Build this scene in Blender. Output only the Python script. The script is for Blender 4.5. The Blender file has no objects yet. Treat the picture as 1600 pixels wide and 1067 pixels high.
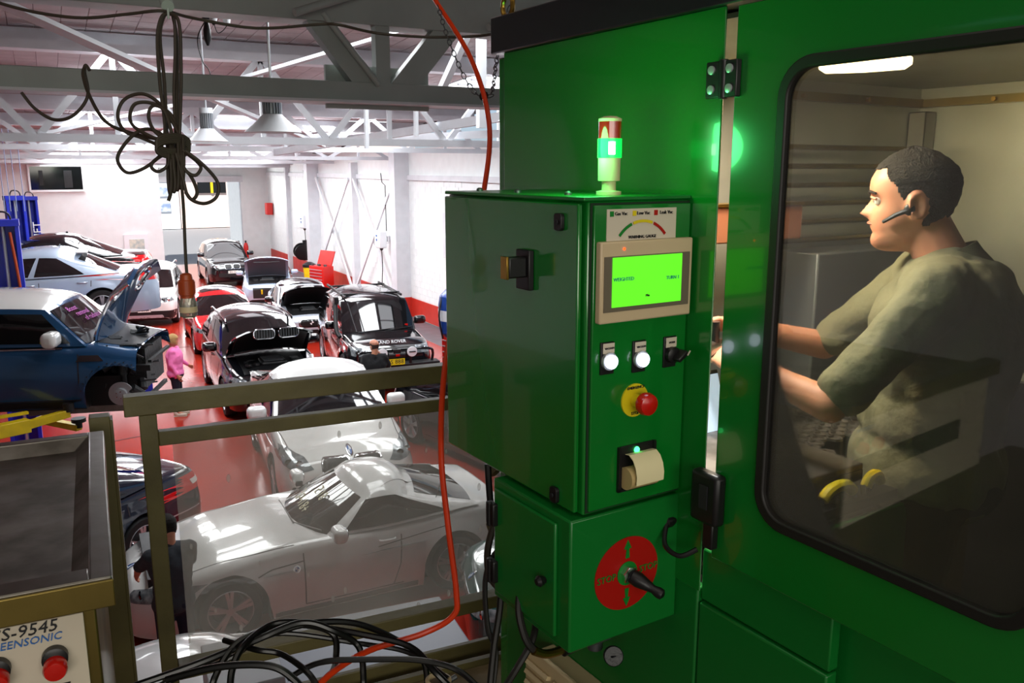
import bpy, bmesh, math, random
from math import sin, cos, pi, radians, sqrt, atan2, hypot
from mathutils import Vector, Matrix, Euler, noise
from mathutils.bvhtree import BVHTree
random.seed(7)
scene = bpy.context.scene
COL = scene.collection
EYE = 4.8
# ---------------------------------------------------------------- camera
cd = bpy.data.cameras.new('camera'); cam = bpy.data.objects.new('camera', cd); COL.objects.link(cam)
scene.camera = cam
cd.sensor_width = 36; cd.lens = 1335 / 1600 * 36; cd.clip_start = 0.05; cd.clip_end = 400
yaw, pit = radians(28.4), radians(11.48)
cam.location = (0, 0, EYE)
cam.rotation_euler = (pi / 2 - pit, 0, -yaw)
cd.dof.use_dof = False
# ---------------------------------------------------------------- world, lights, exposure
scene.view_settings.view_transform = 'Standard'; scene.view_settings.look = 'None'
scene.view_settings.gamma = 1; scene.view_settings.use_curve_mapping = False
scene.view_settings.exposure = 0.0
w = bpy.data.worlds.new('sky'); scene.world = w; w.use_nodes = True
bg = w.node_tree.nodes['Background']
sky = w.node_tree.nodes.new('ShaderNodeTexSky'); sky.sky_type = 'HOSEK_WILKIE'; sky.turbidity = 4
sky.sun_direction = Vector((0.3, 0.4, 0.85)).normalized()
w.node_tree.links.new(sky.outputs[0], bg.inputs[0]); bg.inputs[1].default_value = 2.5
def area(name, loc, sx, sy, power, col=(1, 1, 1), rot=(0, 0, 0)):
    l = bpy.data.lights.new(name, 'AREA'); l.shape = 'RECTANGLE'; l.size = sx; l.size_y = sy
    l.energy = power; l.color = col
    o = bpy.data.objects.new(name, l); COL.objects.link(o); o.location = loc; o.rotation_euler = rot
    return o
sl = bpy.data.lights.new('sun', 'SUN'); sl.energy = 7.0; sl.angle = 0.02; sl.color = (1, .96, .9)
so = bpy.data.objects.new('sun', sl); COL.objects.link(so); so.rotation_euler = Vector((.25, .8, -.75)).to_track_quat('-Z', 'Y').to_euler()
# daylight falling through the roof lights; first entry is an added fill
for (x, y, sx, sy, pw) in [(3.5, 9.6, 3.0, 3, 260), (1.5, 15.5, 1.6, 5, 330), (6.5, 15.5, 1.6, 5, 330), (1.5, 22.3, 1.6, 6, 420), (6.5, 22.3, 1.6, 6, 420),
                        (1.5, 31, 1.6, 7, 640), (6.5, 31, 1.6, 7, 640), (3, 41, 6, 4, 350)]:
    area('roof_light_fill', (x, y, 6.9 - .055 * max(0, y - 7) - .12), sx, sy, pw, (.95, .98, 1))
area('mezzanine_fill', (-1.0, -3.6, 5.2), 5, 1.6, 125, (1, .95, .85), (radians(84), 0, 0))  # added fill from behind the camera, no window stands here
area('mezzanine_top_fill', (0.2, .3, 6.6), 3.0, 3.0, 20, (1, .93, .8))  # added overhead fill for the foreground, no fixture built
gp = bpy.data.lights.new('signal_glow', 'POINT'); gp.energy = 2.2; gp.color = (.1, 1, .25); gp.shadow_soft_size = .05
go = bpy.data.objects.new('signal_glow', gp); COL.objects.link(go); go.location = (1.0 * cos(radians(3.9)) - 1.25 * sin(radians(3.9)) - .05, 1.0 * sin(radians(3.9)) + 1.25 * cos(radians(3.9)) - .01, 4.84)
area('daylight_from_street', (6.5, 45.3, 3.5), 5, 1.2, 260, (1, 1, 1), (radians(-90), 0, 0))
# ---------------------------------------------------------------- materials
MAT = {}
def rgb(h):
    h = h.lstrip('#'); c = [int(h[i:i + 2], 16) / 255 for i in (0, 2, 4)]
    return tuple((x / 12.92 if x <= .04045 else ((x + .055) / 1.055) ** 2.4) for x in c) + (1,)
def mat(name, col, rough=.5, metal=0, coat=0, bump=0, bscale=60, var=0, vscale=3, emit=None, es=0, spec=.5, col2=None):
    if name in MAT: return MAT[name]
    m = bpy.data.materials.new(name); m.use_nodes = True; nt = m.node_tree; N = nt.nodes; Lk = nt.links
    p = N['Principled BSDF']
    c = rgb(col) if isinstance(col, str) else tuple(col) + (1,)
    p.inputs['Base Color'].default_value = c; p.inputs['Roughness'].default_value = rough
    p.inputs['Metallic'].default_value = metal; p.inputs['Coat Weight'].default_value = coat
    p.inputs['Coat Roughness'].default_value = .03; p.inputs['Specular IOR Level'].default_value = spec
    tc = N.new('ShaderNodeTexCoord')
    if var or col2:
        n = N.new('ShaderNodeTexNoise'); n.inputs['Scale'].default_value = vscale; n.inputs['Detail'].default_value = 6
        Lk.new(tc.outputs['Object'], n.inputs['Vector'])
        mx = N.new('ShaderNodeMix'); mx.data_type = 'RGBA'
        cr = N.new('ShaderNodeMapRange'); cr.inputs[1].default_value = .35; cr.inputs[2].default_value = .65
        Lk.new(n.outputs['Fac'], cr.inputs[0]); Lk.new(cr.outputs[0], mx.inputs[0])
        mx.inputs[6].default_value = c
        mx.inputs[7].default_value = rgb(col2) if col2 else tuple(x * (1 - var) for x in c[:3]) + (1,)
        Lk.new(mx.outputs[2], p.inputs['Base Color'])
        r2 = N.new('ShaderNodeMapRange'); r2.inputs[3].default_value = rough * .85; r2.inputs[4].default_value = min(1, rough * 1.2)
        Lk.new(n.outputs['Fac'], r2.inputs[0]); Lk.new(r2.outputs[0], p.inputs['Roughness'])
    if bump:
        n = N.new('ShaderNodeTexNoise'); n.inputs['Scale'].default_value = bscale; n.inputs['Detail'].default_value = 4
        Lk.new(tc.outputs['Object'], n.inputs['Vector'])
        b = N.new('ShaderNodeBump'); b.inputs['Strength'].default_value = bump; b.inputs['Distance'].default_value = .01
        Lk.new(n.outputs['Fac'], b.inputs['Height']); Lk.new(b.outputs[0], p.inputs['Normal'])
    if emit:
        p.inputs['Emission Color'].default_value = rgb(emit); p.inputs['Emission Strength'].default_value = es
    MAT[name] = m
    return m
M = lambda n: MAT[n]
mat('white_wall', '#e9eeee', .6, bump=.15, bscale=25, var=.05)
mat('red_wall', '#c42c1e', .45, var=.12)
mat('grey_floor', '#5c6066', .35, var=.15)
mat('red_floor', '#af2d1d', .18, col2='#a02618', vscale=.8, bump=.02, bscale=8, spec=.6)
mat('dark_line', '#2a1a18', .6)
mat('ceiling_pink', '#c6bbbc', .8, var=.22, vscale=1.2)
mat('ceiling_dark', '#5e5658', .9)
mat('steel_white', '#d6d9de', .45, var=.1)
mat('steel_greygreen', '#a2aba6', .45, var=.15, vscale=2)
mat('olive_paint', '#665e38', .45, col2='#544c2b', vscale=6, bump=.1, bscale=40)
mat('machine_green', '#0a7022', .2, coat=.6, bump=.02, bscale=5, spec=.6)
mat('machine_green2', '#0d6c26', .3, coat=.15, bump=.015, bscale=9)
mat('dark_seam', '#032508', .7)
mat('black_paint', '#1c1a20', .3, coat=.3)
mat('black_plastic', '#120f12', .4)
mat('rubber', '#15110f', .55)
mat('tyre', '#121214', .75)
mat('cable_brown', '#352a20', .6, var=.2, vscale=20)
mat('cable_black', '#0c0c0d', .3)
mat('orange_hose', '#d83a10', .32)
mat('chrome', '#d8dade', .12, metal=1)
mat('brass', '#a9843c', .3, metal=1)
mat('alloy', '#c4c7cc', .3, metal=.6)
mat('stainless', '#8f8b86', .3, metal=1, col2='#7a756d', vscale=7, bump=.03)
mat('cabin_wall', '#b4b2a6', .36, metal=.65, col2='#9d9a8c', vscale=3, bump=.04, bscale=9)
mat('tray_steel', '#a39c96', .5, metal=1, col2='#736c66', vscale=9, bump=.05, bscale=12)
mat('brushed_gold', '#8f7b42', .3, metal=.85, col2='#6a5b30', vscale=4)
mat('beige_metal', '#c9b48c', .45)
mat('cream_plastic', '#cbb491', .45)
mat('beige_label', '#cfc3b0', .5)
mat('paper', '#e8dcae', .7)
mat('red_plastic', '#c21208', .25, coat=.4)
mat('red_decal', '#a90a06', .4)
mat('decal_green', '#0f7a26', .4)
mat('yellow_plastic', '#d9c416', .4)
mat('yellow_paint', '#e8c912', .4, var=.15, vscale=9)
mat('blue_paint', '#1428b8', .35, var=.15)
mat('blue_tank', '#153a86', .3)
mat('red_tool', '#d01c14', .3)
mat('glass_dark', '#0b0e10', .04, spec=.9, coat=.5)
mat('glass_cabin', '#23282a', .05, spec=.9, coat=.5)
mat('dark_trim', '#0e0e10', .45)
mat('engine', '#141618', .45, var=.5, vscale=14, bump=.6, bscale=30)
mat('engine_grey', '#5d6063', .4, metal=.7)
mat('liner', '#4a4d58', .9, bump=.4, bscale=30)
mat('headlight', '#a2a9ac', .12, metal=.25, coat=1, col2='#5e666a', vscale=14)
mat('taillight', '#d01418', .12, coat=1)
mat('plate_white', '#e6e6e0', .4)
mat('plate_yellow', '#e6d21a', .4)
mat('ink', '#1c1c20', .6)
mat('ink_blue', '#2c68b4', .5)
mat('skin', '#c98a6c', .5, col2='#bd7c60', vscale=18)
mat('hair_brown', '#3c2a1e', .8, bump=.8, bscale=220)
mat('hair_dark', '#17100b', .85, bump=.8, bscale=260)
mat('hair_blonde', '#b08c58', .8, bump=.8, bscale=120)
mat('pink_knit', '#f27ab6', .85)
mat('navy_cloth', '#14172a', .9)
mat('black_cloth', '#17181b', .9, bump=.3, bscale=30)
mat('charcoal_cloth', '#2f3339', .9, bump=.3, bscale=30)
mat('khaki_cloth', '#6e6a50', .85, bump=.5, bscale=40, var=.18, vscale=8)
mat('dark_trouser', '#1b1917', .9)
mat('eye_white', '#cfc6bc', .5)
mat('lip', '#a2604e', .5)
mat('timber', '#8a7758', .7, col2='#6c5b41', vscale=5, bump=.3)
mat('mezz_floor', '#6d6858', .6, var=.3)
mat('orange_plastic', '#a44018', .4)
mat('screen_green', '#5fe02a', .3, emit='#62ea28', es=.85)
mat('green_lamp', '#10c040', .3, emit='#08ff50', es=1.5)
mat('lamp_core', '#e0ffe8', .3, emit='#d0ffe0', es=12)
mat('white_lamp', '#ffffff', .3, emit='#dfe6ff', es=4)
mat('red_led', '#ff3a10', .3, emit='#ff3a10', es=5)
mat('green_led', '#50ff90', .3, emit='#40ff80', es=4)
mat('warm_lamp', '#fff0c8', .3, emit='#ffeab8', es=9)
mat('skylight', '#ffffff', .4, emit='#f4f9ff', es=2.6)
mat('poster_white', '#e8ecef', .5)
mat('street_orange', '#ead2c8', .8)
mat('street_grey', '#c9ccd2', .8)
mat('asphalt', '#9b9b9e', .8)
mat('office_dark', '#101214', .06, spec=.8)
for n_, c_, r_ in [('paint_white', '#e6e6e3', .2), ('paint_silver', '#a9b8cc', .25), ('paint_black', '#0b0c10', .1), ('paint_blue', '#265480', .2),
               ('paint_red', '#c4161c', .2), ('paint_lightsilver', '#c3cad6', .25), ('paint_navy', '#121a2c', .12), ('paint_teal', '#0d4a48', .12)]:
    mat(n_, c_, r_, coat=1, metal=(.25 if 'silver' in n_ or n_ == 'paint_blue' else 0))
def glass_mat(name, tint, haze, spots=False, refl=1.0):
    m = bpy.data.materials.new(name); m.use_nodes = True; nt = m.node_tree; N = nt.nodes; Lk = nt.links
    for n in list(N): N.remove(n)
    out = N.new('ShaderNodeOutputMaterial'); tr = N.new('ShaderNodeBsdfTransparent'); tr.inputs[0].default_value = tint + (1,)
    gl = N.new('ShaderNodeBsdfGlossy'); gl.inputs['Roughness'].default_value = .02
    fr = N.new('ShaderNodeFresnel'); fr.inputs[0].default_value = 1.5
    mx = N.new('ShaderNodeMixShader')
    geo = N.new('ShaderNodeNewGeometry')
    mm = N.new('ShaderNodeMath'); mm.operation = 'MULTIPLY'; mm.inputs[1].default_value = refl
    Lk.new(fr.outputs[0], mm.inputs[0]); Lk.new(mm.outputs[0], mx.inputs[0]); Lk.new(tr.outputs[0], mx.inputs[1]); Lk.new(gl.outputs[0], mx.inputs[2])
    df = N.new('ShaderNodeBsdfDiffuse'); df.inputs[0].default_value = (.62, .60, .55, 1)
    tl = N.new('ShaderNodeBsdfTranslucent'); tl.inputs[0].default_value = (.62, .60, .55, 1)
    ad = N.new('ShaderNodeMixShader'); ad.inputs[0].default_value = .5; Lk.new(df.outputs[0], ad.inputs[1]); Lk.new(tl.outputs[0], ad.inputs[2])
    m2 = N.new('ShaderNodeMixShader'); Lk.new(mx.outputs[0], m2.inputs[1]); Lk.new(ad.outputs[0], m2.inputs[2])
    m2.inputs[0].default_value = haze
    if spots:
        tc = N.new('ShaderNodeTexCoord')
        n1 = N.new('ShaderNodeTexNoise'); n1.inputs['Scale'].default_value = 5; n1.inputs['Detail'].default_value = 6; Lk.new(tc.outputs['Object'], n1.inputs[0])
        a = N.new('ShaderNodeMapRange'); a.inputs[1].default_value = .3; a.inputs[2].default_value = .75; a.inputs[3].default_value = haze * .75; a.inputs[4].default_value = haze * 1.35
        Lk.new(n1.outputs['Fac'], a.inputs[0])
        mp = N.new('ShaderNodeMapping'); mp.inputs['Scale'].default_value = (1, 1, .45); Lk.new(tc.outputs['Object'], mp.inputs[0])
        v = N.new('ShaderNodeTexVoronoi'); v.inputs['Scale'].default_value = 16; Lk.new(mp.outputs[0], v.inputs['Vector'])
        b = N.new('ShaderNodeMapRange'); b.inputs[1].default_value = .10; b.inputs[2].default_value = .07; b.inputs[3].default_value = 0; b.inputs[4].default_value = .38
        Lk.new(v.outputs['Distance'], b.inputs[0])
        s = N.new('ShaderNodeMath'); s.operation = 'ADD'; s.use_clamp = True; Lk.new(a.outputs[0], s.inputs[0]); Lk.new(b.outputs[0], s.inputs[1])
        Lk.new(s.outputs[0], m2.inputs[0])
    Lk.new(m2.outputs[0], out.inputs[0])
    MAT[name] = m
glass_mat('perspex', (.96, .96, .94), .25, True, .6)
glass_mat('door_glass', (.80, .80, .76), .035, False, 1.6)
glass_mat('clear_plastic', (.75, .72, .62), .3, False)
# ---------------------------------------------------------------- mesh builder
def V3(*a): return Vector(a)
def smoothpath(pts, k=6):
    P = [Vector(p) for p in pts]
    if len(P) < 3: return P
    out = []
    for i in range(len(P) - 1):
        p0 = P[max(i - 1, 0)]; p1 = P[i]; p2 = P[i + 1]; p3 = P[min(i + 2, len(P) - 1)]
        for j in range(k):
            t = j / k
            out.append(.5 * ((2 * p1) + (p2 - p0) * t + (2 * p0 - 5 * p1 + 4 * p2 - p3) * t * t + (3 * p1 - p0 - 3 * p2 + p3) * t ** 3))
    out.append(P[-1]); return out
class B:
    def __init__(s): s.v = []; s.f = []; s.m = []
    def add(s, vs, fs, mi=0):
        n = len(s.v); s.v += [Vector(v) for v in vs]; s.f += [[i + n for i in f] for f in fs]; s.m += [mi] * len(fs); return s
    def box(s, c, d, rot=None, mi=0):
        c = Vector(c); x, y, z = d[0] / 2, d[1] / 2, d[2] / 2
        vs = [Vector((i, j, k)) for i in (-x, x) for j in (-y, y) for k in (-z, z)]
        if rot is not None: vs = [rot @ v for v in vs]
        return s.add([v + c for v in vs], [(0, 1, 3, 2), (4, 6, 7, 5), (0, 4, 5, 1), (2, 3, 7, 6), (0, 2, 6, 4), (1, 5, 7, 3)], mi)
    def bb(s, a, b, mi=0):
        a = Vector(a); b = Vector(b); return s.box((a + b) / 2, [abs(t) for t in (b - a)], None, mi)
    def beam(s, a, b, w, h, mi=0, up=(0, 0, 1)):
        a = Vector(a); b = Vector(b); d = b - a; L = d.length; d = d / L; up = Vector(up)
        if abs(d.dot(up)) > .98: up = Vector((1, 0, 0))
        x = d.cross(up).normalized(); z = x.cross(d)
        r = Matrix((x, d, z)).transposed()
        return s.box((a + b) / 2, (w, L, h), r, mi)
    def tube(s, pts, r, n=8, mi=0, cap=True, rs=None):
        P = [Vector(p) for p in pts]; rings = []; x = None
        for i, p in enumerate(P):
            d = (P[min(i + 1, len(P) - 1)] - P[max(i - 1, 0)])
            if d.length < 1e-9: d = Vector((0, 0, 1))
            d.normalize()
            if x is None:
                x = d.orthogonal().normalized()
            else:
                x = x - d * x.dot(d)
                if x.length < 1e-6: x = d.orthogonal()
                x.normalize()
            y = d.cross(x); rr = rs[i] if rs else r
            rings.append([p + (x * cos(2 * pi * k / n) + y * sin(2 * pi * k / n)) * rr for k in range(n)])
        vs = [v for r_ in rings for v in r_]; fs = []
        for i in range(len(P) - 1):
            for k in range(n):
                a = i * n + k; b = i * n + (k + 1) % n; fs.append((a, b, b + n, a + n))
        if cap: fs.append(list(range(n))[::-1]); fs.append([(len(P) - 1) * n + k for k in range(n)])
        return s.add(vs, fs, mi)
    def cyl(s, a, b, r, r2=None, n=16, mi=0):
        return s.tube([a, b], r, n, mi, True, [r, r if r2 is None else r2])
    def lathe(s, prof, o=(0, 0, 0), ax=(0, 0, 1), n=24, mi=0, cap=True):
        # prof: (radius, height along the axis)
        o = Vector(o); ax = Vector(ax).normalized()
        pts = [o + ax * h for r, h in prof]; x = ax.orthogonal().normalized(); y = ax.cross(x)
        vs = []; fs = []
        for (r, h), c in zip(prof, pts):
            vs += [c + (x * cos(2 * pi * k / n) + y * sin(2 * pi * k / n)) * max(r, 1e-5) for k in range(n)]
        for i in range(len(prof) - 1):
            for k in range(n):
                a = i * n + k; b = i * n + (k + 1) % n; fs.append((a, b, b + n, a + n))
        if cap and prof[0][0] > 1e-4: fs.append(list(range(n))[::-1])
        if cap and prof[-1][0] > 1e-4: fs.append([(len(prof) - 1) * n + k for k in range(n)])
        return s.add(vs, fs, mi)
    def ell(s, c, r, rot=None, n=14, m=9, mi=0):
        c = Vector(c); vs = []; fs = []
        if not hasattr(r, '__len__'): r = (r, r, r)
        for i in range(m + 1):
            t = pi * i / m
            for k in range(n):
                p = 2 * pi * k / n; v = Vector((r[0] * sin(t) * cos(p), r[1] * sin(t) * sin(p), r[2] * cos(t)))
                if rot is not None: v = rot @ v
                vs.append(v + c)
        for i in range(m):
            for k in range(n):
                a = i * n + k; b = i * n + (k + 1) % n; fs.append((a, a + n, b + n, b))
        return s.add(vs, fs, mi)
    def capsule(s, a, b, r0, r1, n=14):
        a = Vector(a); b = Vector(b); s.ell(a, r0, n=n, m=8); s.ell(b, r1, n=n, m=8); return s.tube([a, b], 0, n, 0, True, [r0, r1])
    def plate(s, poly, o, ex, ey, th, mi=0):
        # polygon in the plane (ex, ey) at o, thickness th along ex x ey
        o = Vector(o); ex = Vector(ex); ey = Vector(ey); nz = ex.cross(ey).normalized(); n = len(poly)
        a = [o + ex * p[0] + ey * p[1] for p in poly]; vs = a + [p + nz * th for p in a]
        fs = [list(range(n))[::-1], [n + i for i in range(n)]] + [(i, (i + 1) % n, n + (i + 1) % n, n + i) for i in range(n)]
        return s.add(vs, fs, mi)
OFF = {}
def link(o, parent=None):
    COL.objects.link(o)
    if parent is not None: o.parent = parent
    return o
def obj(name, b, ms, parent=None, bev=0, ang=35, off=None, seg=2):
    me = bpy.data.meshes.new(name)
    of = Vector(off) if off is not None else (OFF.get(parent.name, Vector()) if parent is not None else Vector())
    me.from_pydata([tuple(v - of) for v in b.v], [], b.f)
    if not isinstance(ms, (list, tuple)): ms = [ms]
    for m_ in ms: me.materials.append(MAT[m_] if isinstance(m_, str) else m_)
    me.polygons.foreach_set('material_index', b.m)
    me.polygons.foreach_set('use_smooth', [True] * len(b.f))
    bm = bmesh.new(); bm.from_mesh(me); bmesh.ops.remove_doubles(bm, verts=bm.verts, dist=1e-5)
    bmesh.ops.recalc_face_normals(bm, faces=bm.faces); bm.to_mesh(me); bm.free()
    me.set_sharp_from_angle(angle=radians(ang))
    o = bpy.data.objects.new(name, me); link(o, parent)
    if parent is None and off is not None: o.location = of
    if parent is not None and parent.name in OFF: OFF[o.name] = of
    if bev:
        md = o.modifiers.new('bevel', 'BEVEL'); md.width = bev; md.segments = seg; md.limit_method = 'ANGLE'; md.angle_limit = radians(40)
    return o
def tag(o, label=None, cat=None, group=None, kind=None):
    if label: o['label'] = label
    if cat: o['category'] = cat
    if group: o['group'] = group
    if kind: o['kind'] = kind
    return o
def thing(name, label, cat, loc=(0, 0, 0), rz=0, group=None, off=None):
    o = bpy.data.objects.new(name, None); COL.objects.link(o); o.location = loc; o.rotation_euler = (0, 0, rz)
    if off is not None: OFF[o.name] = Vector(off)
    return tag(o, label, cat, group)
def struct(name, b, ms, bev=0): return tag(obj(name, b, ms, None, bev), kind='structure')
_dg = None
def text_b(txt, size, o, ex, ey, th=.0015, mi=0, align='CENTER', shear=0):
    # lettering as real mesh in the plane (ex, ey) at o
    cu = bpy.data.curves.new('t', 'FONT'); cu.body = txt; cu.size = size; cu.extrude = th / 2; cu.align_x = align; cu.align_y = 'CENTER'; cu.shear = shear; cu.resolution_u = 2
    t = bpy.data.objects.new('t', cu); COL.objects.link(t)
    me = bpy.data.meshes.new_from_object(t, depsgraph=bpy.context.evaluated_depsgraph_get())
    o = Vector(o); ex = Vector(ex).normalized(); ey = Vector(ey).normalized(); ez = ex.cross(ey)
    b = B(); b.add([o + ex * v.co.x + ey * v.co.y + ez * (v.co.z + th / 2) for v in me.vertices], [list(p.vertices) for p in me.polygons], mi)
    bpy.data.objects.remove(t); bpy.data.meshes.remove(me); bpy.data.curves.remove(cu)
    return b
def arc(c, r, a0, a1, n): return [(c[0] + r * cos(a0 + (a1 - a0) * i / n), c[1] + r * sin(a0 + (a1 - a0) * i / n)) for i in range(n + 1)]
def rrect(x0, z0, x1, z1, r, n=5):
    return (arc((x1 - r, z0 + r), r, -pi / 2, 0, n) + arc((x1 - r, z1 - r), r, 0, pi / 2, n) + arc((x0 + r, z1 - r), r, pi / 2, pi, n) + arc((x0 + r, z0 + r), r, pi, 1.5 * pi, n))
# ---------------------------------------------------------------- the hall
def roofz(y): return 7.05 - .055 * max(0, y - 7)
b = B(); b.bb((-12, -4, -.1), (9.2, 46, 0)); struct('floor', b, 'red_floor')
b = B(); b.bb((9.2, -4, -.1), (10.3, 46, 0)); struct('trim_1', b, 'grey_floor')
b = B(); b.beam((-5, 15.2, .001), (9.2, 17.9, .001), .03, .004); b.beam((-3, 24.0, .001), (9.2, 24.8, .001), .03, .004); struct('trim_2', b, 'dark_line')
b = B(); b.bb((10.3, -4, 0), (10.6, 57, 5.4)); wr_ = struct('wall_right', b, 'white_wall')
b = B()
for i in range(24):
    for j in range(60):
        y0 = 22 + j * .4 + (.2 if i % 2 else 0); z0 = .66 + i * .2
        if z0 > 4.3: continue
        b.bb((10.288, y0 + .006, z0 + .006), (10.31, y0 + .394, z0 + .194))
tag(obj('painted_block', b, 'white_wall', wr_), kind='stuff')
b = B(); b.bb((10.27, -4, .03), (10.3, 46, .64)); struct('baseboard_right', b, 'red_wall')
b = B(); b.bb((10.22, -4, 4.42), (10.3, 46, 4.58)); struct('trim_3', b, 'steel_white')
# columns on the right wall
for i, (y, wd) in enumerate([(16.5, .42), (26.2, .5), (36.5, .5), (46, .5)]):
    t = thing('column', ['white steel column nearest the green machine', 'thick white column beside the nearer cable reel box', 'white column beside the farther cable reel box', 'white column at the corner of the street opening'][i], 'column', (10.05, y, 0))
    b = B(); b.box((0, 0, 2.65), (.5, wd, 5.3)); obj('shaft', b, 'steel_white', t, .01)
    b = B(); b.box((0, 0, .33), (.52, wd + .02, .66)); obj('painted_foot', b, 'red_wall', t)
b = B(); b.box((0, 0, 2.5), (.26, .3, 5)); tag(obj('wall_post', b, 'steel_white', None, .01, off=(0, 0, 0)), 'slim white post on wall between the two thick columns', 'column').location = (10.17, 31.2, 0)
b = B(); b.box((0, 0, 2.5), (.2, .3, 5)); tag(obj('wall_post', b, 'steel_white', None, .01, off=(0, 0, 0)), 'slim white post on wall beyond the hose reel', 'column').location = (10.2, 41.3, 0)
# cross bracing
def brace(label, pts, grp=None):
    b = B()
    for a, c in pts: b.beam(a, c, .06, .13)
    tag(obj('wall_brace', b, 'steel_white', None), label, 'brace', grp)
brace('steel brace leaning from slim post down to right of nearer column', [((10.1, 31, 4.4), (10.1, 26.8, .2))])
brace('steel brace rising toward the nearer thick column', [((10.0, 26.6, 4.4), (10.0, 31, .2))])
brace('steel brace leaning from slim post toward the farther thick column', [((10.0, 31.3, 4.4), (10.0, 36.2, .2))])
brace('steel brace rising toward the farther thick column', [((10.1, 36.0, 4.4), (10.1, 31.5, .2))])
# ceiling
b = B(); n0 = [(-12, -4), (10.6, -4), (10.6, 46), (-12, 46)]
ys = [-4, 7, 46]
for y0, y1 in zip(ys[:-1], ys[1:]):
    vs = [(-12, y0, roofz(y0)), (10.6, y0, roofz(y0)), (10.6, y1, roofz(y1)), (-12, y1, roofz(y1))]
    b.add(vs + [(x, y, z + .1) for x, y, z in vs], [(0, 1, 2, 3), (7, 6, 5, 4), (0, 4, 5, 1), (1, 5, 6, 2), (2, 6, 7, 3), (3, 7, 4, 0)])
ce = struct('ceiling', b, 'ceiling_dark')
b = B()
sky_rects = [(3.9, 5.2, 21, 25.5), (7.6, 8.9, 12, 17), (7.6, 8.9, 24, 31), (.2, 1.2, 29, 34), (5, 9, 34, 41), (.2, 3.8, 37, 42)]
def in_sky(x, y): return any(a - .15 < x < c + .15 and d - .15 < y < e + .15 for a, c, d, e in sky_rects)
S = .31
for j in range(115):
    for i in range(42):
        x = -3 + i * S; y = 5.5 + j * S
        if x + S > 10.2 or y + S > 45 or in_sky(x + S / 2, y + S / 2): continue
        z0 = roofz(y + .01) - .012 - random.random() * .006; z1 = roofz(y + S - .01) - .012 - random.random() * .006; g = .008
        vs = [(x + g, y + g, z0), (x + S - g, y + g, z0), (x + S - g, y + S - g, z1), (x + g, y + S - g, z1), (x, y, roofz(y) + .001), (x + S, y, roofz(y) + .001), (x + S, y + S, roofz(y + S) + .001), (x, y + S, roofz(y + S) + .001)]
        b.add(vs, [(3, 2, 1, 0), (0, 1, 5, 4), (1, 2, 6, 5), (2, 3, 7, 6), (3, 0, 4, 7)])
tag(obj('insulation_panel', b, 'ceiling_pink', ce, ang=20), kind='stuff')
for k, (x0, x1, y0, y1) in enumerate(sky_rects):
    b = B(); z0 = roofz(y0) - .05; z1 = roofz(y1) - .05
    b.add([(x0, y0, z0), (x1, y0, z0), (x1, y1, z1), (x0, y1, z1), (x0, y0, z0 + .03), (x1, y0, z0 + .03), (x1, y1, z1 + .03), (x0, y1, z1 + .03)], [(3, 2, 1, 0), (4, 5, 6, 7), (0, 1, 5, 4), (1, 2, 6, 5), (2, 3, 7, 6), (3, 0, 4, 7)])
    p = struct('window_%d' % (k + 2), b, 'skylight')
    b = B(); n = int((y1 - y0) / .6)
    for q in range(n + 1):
        yy = y0 + (y1 - y0) * q / n; b.box(((x0 + x1) / 2, yy, roofz(yy) - .07), (x1 - x0, .05, .04))
    b.box((x0, (y0 + y1) / 2, (z0 + z1) / 2 - .01), (.05, y1 - y0, .06)); b.box((x1, (y0 + y1) / 2, (z0 + z1) / 2 - .01), (.05, y1 - y0, .06))
    obj('glazing_bar', b, 'steel_white', p)
# purlins
for k, y in enumerate([4.6, 9.2, 13.75, 17.3, 20.6, 24, 28, 32, 36, 39.3]):
    b = B(); b.box((0, 0, -.15), (22, .12, .27)); b.box((0, -.05, -.29), (22, .22, .03))
    o = obj('purlin', b, 'steel_white', None, .004, off=(0, 0, 0)); o.location = (-1, y, roofz(y) - .02)
    tag(o, 'white roof beam running across under the pink panels, %s one counting away from the camera' % ['first', 'second', 'third', 'fourth', 'fifth', 'sixth', 'seventh', 'eighth', 'ninth', 'tenth'][k], 'beam', 'roof purlins')
# near roof truss of grey green steel
t = thing('roof_truss', 'heavy grey green roof truss nearest the camera, with central post', 'truss', (3, 7, 5.3), off=(3, 7, 5.3))
b = B(); b.box((3, 7, 5.4), (14, .22, .16)); obj('bottom_chord', b, 'steel_greygreen', t, .006)
b = B(); b.box((3, 7, 5.325), (14, .30, .02)); obj('chord_lit_flange', b, 'steel_white', t)  # paler than the chord: bounced light on the underside put into the colour
b = B(); b.box((3, 7.0, 6.1), (14, .28, .36)); obj('top_chord', b, 'steel_greygreen', t, .006)
b = B(); b.box((2.53, 6.93, 5.7), (.12, .1, .5)); obj('post', b, 'steel_greygreen', t)
b = B(); b.beam((1.98, 6.96, 5.98), (2.44, 6.96, 5.4), .12, .17); b.cyl((2.04, 6.86, 5.98), (2.48, 6.86, 5.46), .025); obj('diagonal_brace', b, 'steel_greygreen', t)
b = B(); b.beam((3.16, 6.96, 5.98), (2.66, 6.96, 5.4), .12, .19); obj('diagonal_brace', b, 'steel_greygreen', t)
b = B(); b.box((2.55, 7.08, 5.45), (.9, .04, .34)); obj('gusset', b, 'steel_greygreen', t)
obj('pipe', B().cyl((1.75, 6.6, 5.92), (2.5, 6.75, 6.2), .03), 'steel_greygreen', t); obj('pipe', B().cyl((3.4, 6.7, 5.95), (4.2, 6.9, 6.25), .03), 'steel_greygreen', t)
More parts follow.
